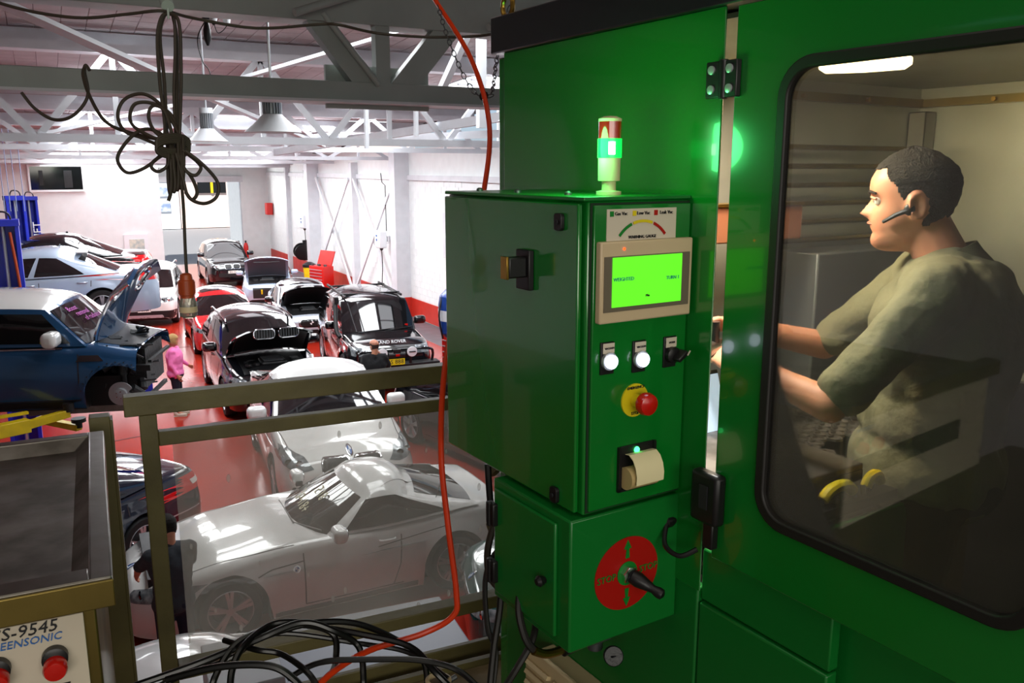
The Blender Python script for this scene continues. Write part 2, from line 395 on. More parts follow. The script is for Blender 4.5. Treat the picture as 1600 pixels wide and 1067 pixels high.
# lattice trusses beyond
for k, y in enumerate([13.4, 20.2, 27, 34, 41]):
    t = thing('lattice_truss', 'pale lattice roof truss, number of bays from the camera ' + ['one', 'two', 'three', 'four', 'five'][k], 'truss', (3, y, 5.1), off=(3, y, 5.1))
    t['label'] = ['pale lattice truss just beyond the heavy grey one', 'pale lattice truss above the silver sedan', 'pale lattice truss above the nearer thick wall column', 'pale lattice truss over the far cars', 'farthest pale lattice truss by the street opening'][k]
    zb = [5.2, 5.22, 5.1, 5.02, 4.98][k]; zt = roofz(y) - .3
    b = B(); b.box((3, y, zb), (14.6, .12, .11)); obj('bottom_chord', b, 'steel_white', t)
    b = B(); b.box((3, y, zt), (14.6, .12, .12)); obj('top_chord', b, 'steel_white', t)
    n = 7; w_ = 14 / n
    for q in range(n):
        x0 = -4 + q * w_; 
        b = B(); b.beam((x0, y, zb), (x0 + w_ / 2, y, zt), .06, .09); obj('diagonal', b, 'steel_white', t)
        b = B(); b.beam((x0 + w_ / 2, y, zt), (x0 + w_, y, zb), .06, .09); obj('diagonal', b, 'steel_white', t)
        b = B(); b.box((x0 + w_ / 2, y, (zb + zt) / 2), (.07, .06, zt - zb)); obj('upright', b, 'steel_white', t)
def strut(label, a, c, w, h, m='steel_white'):
    b = B(); b.beam(a, c, w, h); tag(obj('roof_strut', b, m), label, 'beam')
def ray(x, y):
    d = Vector((sin(yaw) * cos(pit), cos(yaw) * cos(pit), -sin(pit))); r = Vector((cos(yaw), -sin(yaw), 0)); u = Vector((sin(yaw) * sin(pit), cos(yaw) * sin(pit), cos(pit)))
    return d + r * ((x - 800) / 1335) + u * ((533.5 - y) / 1335)
def at(x, y, Y):     # a point of the hall in the cross plane at depth Y
    v = ray(x, y); t_ = Y / v.y; return Vector((0, 0, EYE)) + v * t_
def atz(x, y, z):
    v = ray(x, y); return Vector((0, 0, EYE)) + v * ((z - EYE) / v.z)
def atd(x, y, d): return Vector((0, 0, EYE)) + ray(x, y) * d
strut('pale sloping roof strut at the top left corner', at(-30, -10, 8.2), at(262, 122, 9.5), .16, .04)
strut('pale roof strut rising right behind the grey truss', at(380, 122, 11), at(640, 45, 10), .14, .04)
strut('pale roof strut rising steeply beside the orange hose', at(690, 140, 9.5), at(745, 20, 9), .1, .06)
strut('white upright roof strut beside the chain', at(752, 200, 10), at(752, 40, 10), .1, .1)
strut('pale strut sloping down left over the blue lift', at(10, 222, 15.5), at(270, 165, 15), .14, .05)
strut('pale strut sloping right above the hanging lamps', at(320, 150, 12), at(505, 228, 17), .1, .05)
strut('long pale rail rising right beneath the truss', at(430, 238, 20), at(800, 180, 11.5), .08, .14)
strut('second long pale rail rising right beneath the truss', at(480, 222, 20), at(800, 208, 12), .08, .12)
strut('short white hanger left of the pair under the grey truss', at(572, 165, 12), at(573, 232, 12), .07, .05)
strut('short white hanger right of the pair under the grey truss', at(650, 166, 12), at(650, 213, 12), .07, .05)
# far end: office block, header, street
b = B(); b.bb((-12, 40, 0), (4.15, 40.3, 5.6)); struct('wall_back', b, 'white_wall')
b = B(); b.bb((4.15, 40, 0), (4.4, 46, 5.6)); struct('wall_office', b, 'white_wall')
b = B(); b.bb((4.0, 45.7, 4.35), (10.6, 46.1, 5.6)); b.bb((8.9, 45.7, 0), (10.6, 46, 4.4)); struct('wall_street', b, 'white_wall')
b = B(); b.bb((4.2, 45.5, 4.1), (9.0, 45.75, 4.4)); struct('trim_4', b, 'steel_white')
p0 = at(45, 260, 39.95); p1 = at(130, 296, 39.95)
b = B(); b.bb((p0.x, 39.93, p1.z), (p1.x, 39.98, p0.z)); wn = struct('window_1', b, 'office_dark')
for n_, a, c in [('window_frame', (p0.x - .07, 39.88, p1.z - .08), (p1.x + .07, 39.99, p1.z)), ('window_frame', (p0.x - .07, 39.88, p0.z), (p1.x + .07, 39.99, p0.z + .07)), ('window_frame', (p0.x - .07, 39.88, p1.z), (p0.x, 39.99, p0.z)), ('window_frame', (p1.x, 39.88, p1.z), (p1.x + .07, 39.99, p0.z))]:
    b = B(); b.bb(a, c); obj(n_, b, 'poster_white', wn)
b = B(); b.bb((-.1, 39.9, 4.1), (.05, 39.935, 4.7)); b.bb((.8, 39.9, 4.0), (1.1, 39.935, 4.7)); obj('inner_shelf', b, 'engine', wn)
t = thing('notice_frame', 'white framed picture on the office wall behind the cars', 'picture', (3.4, 39.95, 1.2), off=(3.4, 39.95, 1.2))
q0 = at(193, 367, 39.95); q1 = at(233, 400, 39.95)
b = B(); b.bb((q0.x, 39.9, q1.z), (q1.x, 39.97, q0.z)); obj('frame', b, 'poster_white', t)
b = B(); b.bb((q0.x + .2, 39.88, q1.z + .15), (q1.x - .15, 39.91, q0.z - .2)); obj('print', b, mat('print_teal', '#9db4b4', .5, col2='#d8d8c8', vscale=6), t)
b = B(); b.bb((-12.3, -4, 0), (-12, 46, 7)); struct('wall_left', b, 'white_wall')
b = B(); b.bb((-12, -4.3, 0), (10.6, -4, 7.2)); struct('wall_front', b, 'white_wall')
b = B(); b.bb((-60, 46, -.15), (60, 120, -.05)); struct('ground', b, 'asphalt')
# the street outside
t = thing('street_building', 'orange and white building across the street beyond the opening', 'building', (14, 74, 0), off=(14, 74, 0))
b = B(); b.bb((-2, 74, 0), (30, 84, 9)); obj('facade', b, 'street_orange', t)
b = B(); b.bb((-2, 73.8, 5.2), (30, 74, 6.0)); obj('grey_band', b, 'street_grey', t)
b = B(); b.bb((11.0, 73.8, 2.8), (13.2, 74, 4.9)); obj('window', b, 'office_dark', t)
b = B(); b.bb((12.0, 73.7, 2.8), (12.2, 73.85, 4.9)); obj('yellow_upright', b, 'yellow_paint', t)
b = B(); b.bb((6, 73.6, 0), (9.5, 73.9, 7)); obj('white_shopfront', b, 'poster_white', t)
b = B(); 
for k in range(4): b.bb((7.6, 73.4, 1.4 + k * 1.2), (8.8, 73.6, 2.1 + k * 1.2))
obj('shop_sign', b, mat('sign_blue', '#7f93b8', .5, col2='#dfe4ea', vscale=3), t)
# switch box, reel boxes, hose reel, signs
def reelbox(label, y, z, s):
    t = thing('cable_reel_box', label, 'reel box', (10.2, y, z), 0, 'retracting cable boxes', off=(10.2, y, z))
    b = B(); b.box((9.93, y, z), (.26, .55 * s, .58 * s)); obj('housing', b, 'poster_white', t, .04); obj('wall_mount', B().box((10.16, y + .12, z), (.28, .1, .2)), 'steel_white', t)
    b = B(); b.box((9.79, y + .02, z + .12 * s), (.02, .1, .05)); b.cyl((9.8, y + .02, z - .02), (9.785, y + .02, z - .02), .045); obj('badge', b, 'ink_blue', t)
    b = B(); b.lathe([(.02, 0), (.06, .05), (.06, .08), (.02, .1)], (9.9, y - .15, z - .38 * s)); obj('cable_guide', b, 'black_plastic', t)
    b = B(); b.tube(smoothpath([(9.9, y - .15, z - .3), (9.9, y - .2, z - .9), (9.9, y - .12, z - 1.4), (9.95, y, z - 1.7)]), .015, 6); obj('cable', b, 'black_plastic', t)
    b = B(); b.tube([(10.05, y - .3, z + .12), (10.05, y - .45, z + .12), (10.05, y - .45, z - .12), (10.05, y - .3, z - .12)], .02, 6); obj('bracket', b, 'steel_white', t)
    b = B(); b.tube([(10.0, y - .4, z + .3), (10.0, y - .4, z + 1.8), (10.0, y - .1, z + 1.9), (10.0, y, z + 2.2)], .015, 6); obj('conduit', b, 'ink', t)
reelbox('white cable reel box on the nearer bracing', 27.75, 2.43, 1); reelbox('white cable reel box beside the farther column', 37.5, 2.5, 1)
b = B(); b.box((10.0, 26.55, 2.95), (.03, .26, .2)); b.box((9.98, 26.55, 2.95), (.01, .2, .05)); tag(obj('exit_sign', b, mat('sign_green', '#4fae8c', .5)), 'small green safety sign on the nearer thick column', 'sign')
b = B(); b.box((10.1, 44.9, 2.75), (.3, .5, .6)); tag(obj('alarm_box', b, 'red_tool', None, .03), 'small red box on the white wall near the street opening', 'alarm box')
t = thing('hose_reel', 'black hose reel standing on the wall beyond the silver bonnet', 'hose reel', (10, 38, .95), off=(10, 38, .95))
b = B(); b.lathe([(.18, -.16), (.36, -.15), (.36, -.12), (.2, -.1), (.2, .1), (.36, .12), (.36, .15), (.18, .16)], (9.9, 38, 1.15), (0, 1, .2)); obj('drum', b, 'black_plastic', t)
b = B(); b.box((10.1, 38, 1.2), (.3, .1, .9)); obj('bracket', b, 'black_plastic', t)
t = thing('waste_bin', 'black and yellow waste bin against the red band of wall', 'bin', (9.5, 35.4, 0), off=(9.5, 35.4, 0))
b = B(); b.lathe([(.2, 0), (.26, .75)], (9.5, 35.4, 0)); obj('body', b, 'yellow_paint', t)
b = B(); b.lathe([(.28, .74), (.28, .85), (.1, .95)], (9.5, 35.4, 0)); obj('lid', b, 'black_plastic', t)
def chest(label, x, y, rz, w, d, h, lid=False):
    t = thing('tool_chest', label, 'tool chest', (x, y, 0), rz)
    b = B(); b.box((0, 0, h / 2 + .06), (d, w, h - .12)); obj('body', b, 'red_tool', t, .01)
    n = 6
    for k in range(n):
        z = .2 + k * (h - .3) / n; dr = obj('drawer', B().box((-d / 2 - .008, 0, z + .05), (.02, w * .92, (h - .3) / n - .03)), 'red_tool', t, .004)
        obj('handle', B().box((-d / 2 - .03, 0, z + .05 + (h - .3) / n * .3), (.03, w * .86, .02)), 'alloy', dr)
    for sx in (-1, 1):
        for sy in (-1, 1): obj('castor', B().cyl((sx * d * .4, sy * w * .4 - .02, .06), (sx * d * .4, sy * w * .4 + .02, .06), .06), 'rubber', t)
    if lid: obj('lid', B().box((.25, 0, h + .28), (.06, w, .6), Matrix.Rotation(.35, 3, 'Y')), 'red_tool', t, .01)
    for k in range(5): obj('tray_tool', B().box((random.uniform(-.15, .1), -w * .4 + k * w * .2, h + .03), (.1, .08, .06)), 'engine_grey', t)
chest('red tool chest with raised lid against the wall', 9.3, 32.9, radians(20), .9, .5, 1.05, True)
chest('red tool chest with drawers beside the blue tank', 8.55, 18.3, radians(15), 1.0, .5, 1.15)
b = B(); b.bb((8.35, 18.0, 1.2), (8.75, 18.4, 1.35)); b.v = [v + Vector((0, 0, .01)) for v in b.v]; tag(obj('parts_box', b, mat('box_blue', '#2f78b8', .6, col2='#e8eef2', vscale=5), None, .01), 'blue and white parts box on top of the red tool chest', 'box')
t = thing('compressor_tank', 'blue air tank showing at the edge of the green machine', 'tank', (8.1, 16.9, 0), off=(8.1, 16.9, 0))
c_ = atd(712, 490, 17.8)
b = B(); b.lathe([(.02, -.55), (.2, -.51), (.33, -.38), (.36, -.2), (.36, .2), (.33, .38), (.2, .51), (.02, .55)], c_, (0, 0, 1)); obj('tank_shell', b, 'blue_tank', t)
b = B(); b.lathe([(.366, -.12), (.366, .1)], c_, (0, 0, 1)); obj('label_band', b, 'street_grey', t)
b = B(); b.cyl((c_.x, c_.y, .0), (c_.x, c_.y, c_.z - .55), .06); b.box((c_.x, c_.y, .03), (.6, .6, .06)); obj('stand', b, 'blue_tank', t)
b = B(); b.tube(smoothpath([(c_.x - .3, c_.y, c_.z + .4), (c_.x - .42, c_.y - .1, c_.z), (c_.x - .3, c_.y, c_.z - .5)]), .02); obj('air_line', b, 'rubber', t)
t = thing('wall_panel_box', 'grey cabinet on the white wall behind the machine', 'cabinet', (10.2, 22.2, 3), off=(10.2, 22.2, 3))
pb = at(693, 370, 22.2); b = B(); b.box((10.15, 22.3, pb.z), (.25, .9, 1.3)); obj('housing', b, 'steel_white', t, .02); b = B(); b.box((10.0, 22.1, pb.z), (.03, .05, .2)); obj('latch', b, 'black_plastic', t)
# fire extinguishers by the street opening
for k, x in enumerate((8.55, 8.9)):
    t = thing('fire_extinguisher', ['red fire extinguisher by the street opening, left one', 'orange red fire extinguisher by the street opening, right one'][k], 'extinguisher', (x, 45.2, 0))
    obj('cylinder', B().lathe([(.1, 0), (.12, .05), (.12, .85), (.08, 1.0), (.03, 1.05)]), 'red_tool', t); obj('valve', B().cyl((0, 0, 1.03), (0, 0, 1.15), .04), 'black_plastic', t)
# high bay lamps
def bay(label, p, s, chain):
    t = thing('high_bay_lamp', label, 'lamp', p, 0, 'hanging high bay lamps')
    b = B(); b.lathe([(.24, 0), (.14, .09), (.085, .15), (.08, .155), (.075, .15), (.13, .08), (.225, 0)] if 0 else [(.26 * s, 0), (.245 * s, .01), (.17 * s, .075 * s), (.095 * s, .15 * s), (.09 * s, .16 * s), (.02, .165 * s)], n=28); obj('shade', b, 'steel_white', t)
    b = B()
    for k in range(20):
        a = 2 * pi * k / 20; b.box((cos(a) * .07 * s, sin(a) * .07 * s, .26 * s), (.035 * s, .006, .19 * s), Matrix.Rotation(a, 3, 'Z'))
    obj('cooling_fins', b, 'alloy', t)
    b = B(); b.cyl((0, 0, .35 * s), (0, 0, .42 * s), .085 * s); b.cyl((0, 0, .165 * s), (0, 0, .35 * s), .045 * s); obj('driver_housing', b, 'steel_white', t)
    b = B(); b.cyl((0, 0, .42 * s), (0, 0, .5 * s), .012); b.tube([(0, 0, .5 * s), (0, 0, chain)], .012, 6); obj('chain', b, 'alloy', t)
    b = B(); b.lathe([(.01, .012), (.22 * s, .006)], n=20); obj('lens', b, 'poster_white', t)
bay('larger high bay lamp under the grey truss', atd(427, 207, 7.8), 1.0, 1.5)
bay('smaller high bay lamp left of the large one', atd(325, 221, 10.5), .95, 1.3)
bay('partly hidden high bay lamp at the far left of the pair', atd(800, 190, 12), .8, .6)
# cameras on the ceiling line
t = thing('ceiling_camera', 'pair of small white dome cameras under the roof', 'camera', atd(342, 30, 8)); 
for dx in (-.05, .07):
    obj('dome', B().lathe([(.03, .04), (.035, 0), (.03, -.03), (.012, -.045)], (dx, 0, 0)), 'poster_white', t); obj('lens', B().ell((dx, -.005, -.04), .018), 'black_plastic', t)
obj('cable', B().tube(smoothpath([(-.05, 0, -.03), (-.02, 0, -.12), (.03, 0, -.1), (.07, 0, -.05)]), .004, 6), 'black_plastic', t)
t = thing('black_plug_bundle', 'black bundle of cable hanging by the dome cameras', 'cable', atd(322, 26, 8))
obj('mount', B().box((0, 0, .0), (.07, .05, .05)), 'black_plastic', t); obj('bundle', B().lathe([(.015, -.03), (.035, -.12), (.035, -.2), (.01, -.26)]), 'black_plastic', t)
obj('lead', B().tube(smoothpath([(0, 0, -.02), (-.09, 0, -.2), (-.06, 0, -.4), (.0, 0, -.5), (.02, .02, -.75)]), .005, 6), 'black_plastic', t)
# two post lifts in blue
def lift(label, p, h, w=.34, rz=.2):
    t = thing('lift_post', label, 'car lift', (p[0], p[1], 0), rz)
    obj('column', B().box((-w / 2, 0, h / 2), (.06, .3, h)).box((w / 2, 0, h / 2), (.06, .3, h)).box((0, .14, h / 2), (w, .03, h)), 'blue_paint', t, .005)
    obj('base_plate', B().box((0, 0, .02), (.6, .6, .04)), 'blue_paint', t)
    obj('carriage', B().box((0, -.05, 1.5), (w - .08, .26, .7)), 'blue_paint', t)
    obj('screw', B().cyl((0, 0, .05), (0, 0, h), .03), 'alloy', t)
    obj('head', B().box((0, 0, h + .04), (w + .08, .34, .1)), 'blue_paint', t)
    obj('hydraulic_hose', B().tube(smoothpath([(-.12, -.05, h), (-.05, -.05, h + .2), (.1, -.05, h + .18), (.14, -.05, h)]), .015, 6), 'black_plastic', t)
    return t
a1 = atd(22, 312, 19.9); a2 = atd(44, 312, 24); a3 = atd(3, 352, 13.5)
lift('blue lift post standing behind the silver sedan', a1, a1.z); lift('farther blue lift post with white lettering', a2, a2.z); lt = lift('blue lift post at the left edge, nearest the camera', a3, a3.z, .4, 0)
obj('lettering', text_b('TWIN LIFT', .3, (a2.x * 0 + .13, -.17, 2.6), (0, 0, 1), (-1, 0, 0)), 'poster_white', bpy.data.objects['lift_post.001'])
obj('orange_hose', B().tube(smoothpath([(.1, -.2, a3.z - .1), (.16, -.22, a3.z - 1), (.22, -.22, 1.2)]), .022, 8), 'orange_plastic', lt)
b = B()
for k, x in enumerate((8, 17, 27, 39)):
    p = atd(x, 330, 18); b.tube([p, (p.x, p.y, 5.6)], .009, 5)
tag(obj('lift_cables', b, mat('cable_pale', '#9aa6c8', .5)), 'thin pale cables rising from the blue lift posts', 'cable')
# ---------------------------------------------------------------- cars
def lerp(a, b, t): return a + (b - a) * t
def poly_interp(pts, s):
    if s <= pts[0][0]: return pts[0][1]
    for (a, x), (c, y) in zip(pts[:-1], pts[1:]):
        if s <= c:
            t = (s - a) / (c - a); return x + (y - x) * (t * t * (3 - 2 * t) * .5 + t * .5)
    return pts[-1][1]
def wheel(parent, c, R, wd, side, mr='alloy', spokes=5):
    # c: hub centre, side +1 means the outer face looks to +y
    c = Vector(c); y = Vector((0, side, 0))
    b = B(); b.lathe([(R * .68, -wd / 2), (R * .93, -wd / 2), (R, -wd * .32), (R, wd * .32), (R * .93, wd / 2), (R * .7, wd / 2), (R * .68, wd * .3), (R * .66, -wd * .3), (R * .68, -wd / 2)], c, y, 28)
    ty = obj('wheel', b, 'tyre', parent, ang=50)
    b = B(); b.lathe([(R * .70, wd * .46), (R * .66, wd * .48), (R * .63, wd * .36), (R * .60, -wd * .3)], c, y, 28, cap=False)
    ex = Vector((1, 0, 0)); ez = Vector((0, 0, 1))
    for k in range(spokes):
        a0 = 2 * pi * k / spokes + .3
        for da in (-.13, .13):
            d = ex * cos(a0 + da) + ez * sin(a0 + da); d0 = ex * cos(a0) + ez * sin(a0)
            b.beam(c + y * wd * .40 + d0 * R * .08, c + y * wd * .40 + d * R * .66, .035, .03, 0, y)
    b.cyl(c + y * wd * .30, c + y * wd * .46, R * .13, n=12)
    obj('rim', b, mr, ty)
    b = B(); b.cyl(c - y * wd * .1, c + y * wd * .08, R * .5, n=20); obj('brake_disc', b, 'engine_grey', ty)
def rr(cy, cz, w, h, r=.03, n=4): return rrect(cy - w / 2, cz - h / 2, cy + w / 2, cz + h / 2, min(r, w / 2 - .001, h / 2 - .001), n)
class Car:
    def __init__(s, name, label, x, y, head, paint, L, W, H, wb, fo, R, deck, gh, roof_w=.72, gc=.2, z0=0, roof=None, belt_in=.06, cut=0, nose=.62, zmid=.55, arch=.04, front_wheels=True, group=None, tumble=None, mr='alloy', spokes=5, crown=.06, E=.62, bul0=.13):
        s.L, s.W, s.H, s.R, s.gc = L, W, H, R, gc
        s.root = thing(name, label, 'car', (x, y, z0), radians(head), group)
        s.deck, s.gh = deck, gh; root = s.root
        sw = [fo, fo + wb]; Ra = R + .055
        st = set([cut + (L - cut) * i / 46 for i in range(47)])
        for q in sw:
            for k in range(17): st.add(q + Ra * cos(pi * k / 16))
        for k in range(10):
            st.add(cut + E * (1 - cos(pi / 2 * k / 9)) if cut == 0 else cut + .001 * k); st.add(L - E * (1 - cos(pi / 2 * k / 9)))
        st = sorted(q for q in st if cut <= q <= L)
        st = [q for i, q in enumerate(st) if i == 0 or q - st[i - 1] > .004]
        if st[-1] < L: st.append(L)
        NS, NT = 9, 6
        verts = []; rows = []
        def section(q):
            f = 1; dn = q if cut == 0 else 9; dr = L - q
            dd = min(dn, dr)
            if dd < E: f = (1 - (1 - dd / E) ** 2.8) ** (1 / 2.8)
            w = W / 2 * lerp(nose if dn < dr else .74, 1, f)
            # gentle plan taper
            w *= 1 - .05 * ((q - L * .5) / (L * .5)) ** 2
            dk = poly_interp(deck, q); zt = lerp(lerp(zmid, dk, .72), dk, f); zb = lerp(lerp(zmid, gc, .8), gc, f)
            for qq in sw:
                if abs(q - qq) < Ra: zb = max(zb, R + sqrt(max(0, Ra * Ra - (q - qq) ** 2)))
            return w, zt, zb
        for q in st:
            w, zt, zb = section(q); pts = []
            zs = zt - .13
            for k in range(NS):
                z = lerp(zb, zs, k / (NS - 1)); zr = (z - gc) / max(.1, (zs - gc))
                pr_ = 1 - (.05 * ((zr - .55) / .55) ** 2 if zr < .55 else .055 * ((zr - .55) / .45) ** 2)
                y_ = w * pr_
                for qq in sw:
                    d = hypot(q - qq, z - R)
                    if d < Ra + .13: y_ += .018 * max(0, 1 - (d - Ra) / .13)
                pts.append((y_, z))
            ys_ = pts[-1][0]
            for k in range(1, 6):
                a = pi / 2 * k / 5; pts.append((ys_ - .14 * (1 - cos(a)) * (1), zs + .115 * sin(a)))
            ye, ze = pts[-1]
            for k in range(1, NT + 1):
                t = k / NT; pts.append((ye * (1 - t), ze + .03 * (1 - (1 - t) ** 2) - .0))
            rows.append([Vector((L / 2 - q, a, c)) for a, c in pts])
        b = B(); n = len(rows[0])
        for sgn in (1, -1):
            vs = [Vector((v.x, v.y * sgn, v.z)) for r_ in rows for v in r_]; fs = []
            for i in range(len(rows) - 1):
                for k in range(n - 1):
                    a = i * n + k; fs.append((a, a + 1, a + n + 1, a + n))
            b.add(vs, fs)
        for ri in ([0] if cut == 0 else []) + [len(rows) - 1]:
            r_ = rows[ri]; vs = []; 
            for v in r_: vs += [v, Vector((v.x, -v.y, v.z))]
            fs = [(2 * k, 2 * k + 1, 2 * k + 3, 2 * k + 2) for k in range(n - 2)] + [(2 * n - 4, 2 * n - 3, 2 * n - 2)]
            b.add(vs, fs)
        s.body = obj('body', b, paint, root, ang=38); body_b = b
        # underbody and wheel wells
        b = B(); b.bb((-L / 2 + .25, -W / 2 + .27, gc - .04), (L / 2 - .25 - cut, W / 2 - .27, .75 if cut == 0 else .5)); b.bb((-L / 2 + .3, -W / 2 + .09, gc - .02), (L / 2 - fo - wb + .0, W / 2 - .09, .3)) if 0 else None
        xs0 = L / 2 - fo - Ra - .02; xs1 = L / 2 - fo - wb + Ra + .02
        b.bb((xs1, -W / 2 + .1, gc - .03), (xs0, W / 2 - .1, gc + .25))
        obj('underbody', b, 'dark_trim', root)
        for i, q in enumerate(sw):
            if i == 0 and not front_wheels: continue
            for sd in (1, -1): wheel(root, (L / 2 - q, sd * (W / 2 - .125), R), R, .225, sd, mr, spokes)
        # greenhouse
        s0, s1, s2, s3 = gh; wr_ = W / 2 * roof_w
        dz = lambda q: poly_interp(deck, q) - .03
        wb_ = W / 2 - belt_in
        def G(seg, a, t, raw=False):
            # seg front/right/rear/left ; a in 0..1 along it, t 0 belt .. 1 roof edge
            tt = t; sf = lerp(s0, s1, tt); sr = lerp(s3, s2, tt)
            hw = lerp(wb_, wr_, tt ** 1.25)
            zf0, zr0 = dz(s0), dz(s3)
            if seg in ('F', 'R'):
                y_ = lerp(-hw * .93, hw * .93, a); v = y_ / hw
                bul = lerp(bul0, .07, tt) * (1 - v * v) if seg == 'F' else .08 * (1 - v * v)
                q = sf - bul + .05 if seg == 'F' else sr + bul - .04
                zb0 = dz(q - .05) if seg == 'F' else zr0
                z = lerp(zb0, H - .075, tt) + .03 * tt * (1 - v * v)
                p = Vector((L / 2 - q, y_, z))
                if not raw:
                    e = 0 if seg == 'F' else 1
                    p += (1 - a) ** 5 * (G('S', e, t, True) - G(seg, 0, t, True)) + a ** 5 * (G('L', e, t, True) - G(seg, 1, t, True))
                return p
            u = a; q = lerp(sf + .05 + .02, sr - .06, u); sg = -1 if seg == 'S' else 1
            z = lerp(dz(q), H - .075 - .06 * (2 * (.42 - u)) ** 2 * (1.2 if u > .42 else .6), tt)
            y_ = hw * (1 - .055 * (2 * u - 1) ** 2)
            return Vector((L / 2 - q, sg * y_, z))
        s.G = G
        NFr, NSi, NR = 10, 18, 7
        def ring(t):
            r_ = [G('F', k / NFr, t) for k in range(NFr + 1)]
            r_ += [G('L', k / NSi, t) for k in range(NSi + 1)]
            r_ += [G('R', 1 - k / NFr, t) for k in range(NFr + 1)]
            r_ += [G('S', 1 - k / NSi, t) for k in range(NSi + 1)]
            return r_
        rings = [ring(k / NR) for k in range(NR + 1)]
        b = B(); m = len(rings[0]); vs = [v for r_ in rings for v in r_]; fs = []; ms_ = []
        for i in range(len(rings) - 1):
            for k in range(m):
                a = i * m + k; c_ = i * m + (k + 1) % m; fs.append((a, c_, c_ + m, a + m)); ms_.append(0)
        b.v = vs; b.f = fs; b.m = ms_
        g = []; c00, c01, c10, c11 = G('S', 0, 1), G('L', 0, 1), G('S', 1, 1), G('L', 1, 1)
        for i in range(NSi + 1):
            u = i / NSi; S_, L__ = G('S', u, 1), G('L', u, 1)
            for k in range(NFr + 1):
                v = k / NFr
                p = G('F', v, 1) * (1 - u) + G('R', v, 1) * u + S_ * (1 - v) + L__ * v - (c00 * (1 - u) * (1 - v) + c01 * (1 - u) * v + c10 * u * (1 - v) + c11 * u * v)
                p.z += crown * (4 * v * (1 - v)) ** .45 * (min(1, 4 * u * (1 - u) * 1.6)) ** .5
                g.append(p)
        q_ = NFr + 1
        b.add(g, [(i * q_ + k, i * q_ + k + 1, (i + 1) * q_ + k + 1, (i + 1) * q_ + k) for i in range(NSi) for k in range(NFr)], 1)
        s.cabin = obj('cabin', b, [paint, roof or paint], root, ang=38); s.cabin_b = b
        s.bvh = BVHTree.FromPolygons([v for v in body_b.v] + [v for v in b.v], [list(f) for f in body_b.f] + [[i + len(body_b.v) for i in f] for f in b.f])
        s.bvb = BVHTree.FromPolygons(body_b.v, body_b.f)
    def pane(s, name, seg, a0, a1, t0, t1, na=8, nt=4, m='glass_dark', off=.006, shape=None):
        b = B(); g = []
        for j in range(nt + 1):
            for i in range(na + 1):
                a = lerp(a0, a1, i / na); t = lerp(t0, t1, j / nt)
                if shape: a, t = shape(i / na, j / nt, a, t)
                e = 1e-3; p = s.G(seg, a, t); pa = s.G(seg, a + e, t) - p; pt = s.G(seg, a, t + e) - p
                nrm = pa.cross(pt).normalized(); c_ = Vector((0, 0, s.H * .6))
                if nrm.dot(p - Vector((p.x * .8, 0, s.H * .5))) < 0: nrm = -nrm
                g.append((p + nrm * off, p - nrm * .02))
        k = na + 1; vs = [q[0] for q in g]; fs = [(j * k + i, j * k + i + 1, (j + 1) * k + i + 1, (j + 1) * k + i) for j in range(nt) for i in range(na)]
        n = len(vs); vs += [q[1] for q in g]
        loop = [i for i in range(na)] + [na + j * k for j in range(nt)] + [nt * k + na - i for i in range(na)] + [(nt - j) * k for j in range(nt)]
        for x_, y_ in zip(loop, loop[1:] + loop[:1]): fs.append((x_, y_, y_ + n, x_ + n))
        b.add(vs, fs); return obj(name, b, m, s.root, ang=30)
    def glass(s, sides=((.03, .46), (.50, .93)), t0=.07, t1=.9, wt=(.05, .93), rear=True):
        s.pane('windscreen', 'F', .03, .97, wt[0], wt[1], 12, 5)
        if rear: s.pane('rear_window', 'R', .06, .94, .1, .9, 10, 4)
        for sg in 'LS':
            for i, (a, c) in enumerate(sides):
                last = i == len(sides) - 1
                def shp(u, v, a_, t_, last=last, a=a, c=c):
                    if last: a_ = a_ - (a_ - a) / (c - a) * .10 * v ** 3 * (c - a) / .4
                    return a_, t_
                s.pane('side_window', sg, a, c, t0, t1, 8, 5, shape=shp)
    def patch(s, name, axis, poly, m, off=.004, step=.07, sgn=1, parent=None, ang=40, both=False):
        polys = [poly] + ([[(-p[0], p[1]) for p in poly]] if both else [])
        out = None
        for pl in polys:
            bm = bmesh.new(); ax = {'F': (1, 2), 'R': (1, 2), 'S': (0, 2), 'T': (0, 1)}[axis]
            vs = []
            for p in pl:
                c = [0, 0, 0]; c[ax[0]] = p[0]; c[ax[1]] = p[1]; vs.append(bm.verts.new(c))
            bm.faces.new(vs); bmesh.ops.triangulate(bm, faces=bm.faces)
            for _ in range(5):
                es = [e for e in bm.edges if e.calc_length() > step]
                if not es: break
                bmesh.ops.subdivide_edges(bm, edges=es, cuts=1); bmesh.ops.triangulate(bm, faces=[f for f in bm.faces if len(f.verts) > 3])
            d = {'F': Vector((-1, 0, 0)), 'R': Vector((1, 0, 0)), 'S': Vector((0, -sgn, 0)), 'T': Vector((0, 0, -1))}[axis]
            bad = []; nr = {}
            for v in bm.verts:
                h = s.bvh.ray_cast(v.co - d * 6, d)
                if h[0] is None: bad.append(v); continue
                nn = h[1] if h[1].dot(d) < 0 else -h[1]
                v.co = h[0] + nn * off; nr[v] = nn
            bmesh.ops.delete(bm, geom=bad, context='VERTS')
            bm.verts.index_update(); bm.verts.ensure_lookup_table()
            # skirt into the body for depth
            be = [e for e in bm.edges if len(e.link_faces) == 1]; mp = {}
            for e in be:
                for v in e.verts:
                    if v not in mp: mp[v] = bm.verts.new(v.co - nr.get(v, -d) * (off + .012))
            for e in be:
                a, c = e.verts
                try: bm.faces.new((a, c, mp[c], mp[a]))
                except ValueError: pass
            b = B(); bm.verts.index_update()
            b.add([v.co.copy() for v in bm.verts], [[v.index for v in f.verts] for f in bm.faces]); bm.free()
            if b.f: out = obj(name, b, m, parent or s.root, ang=ang)
        return out
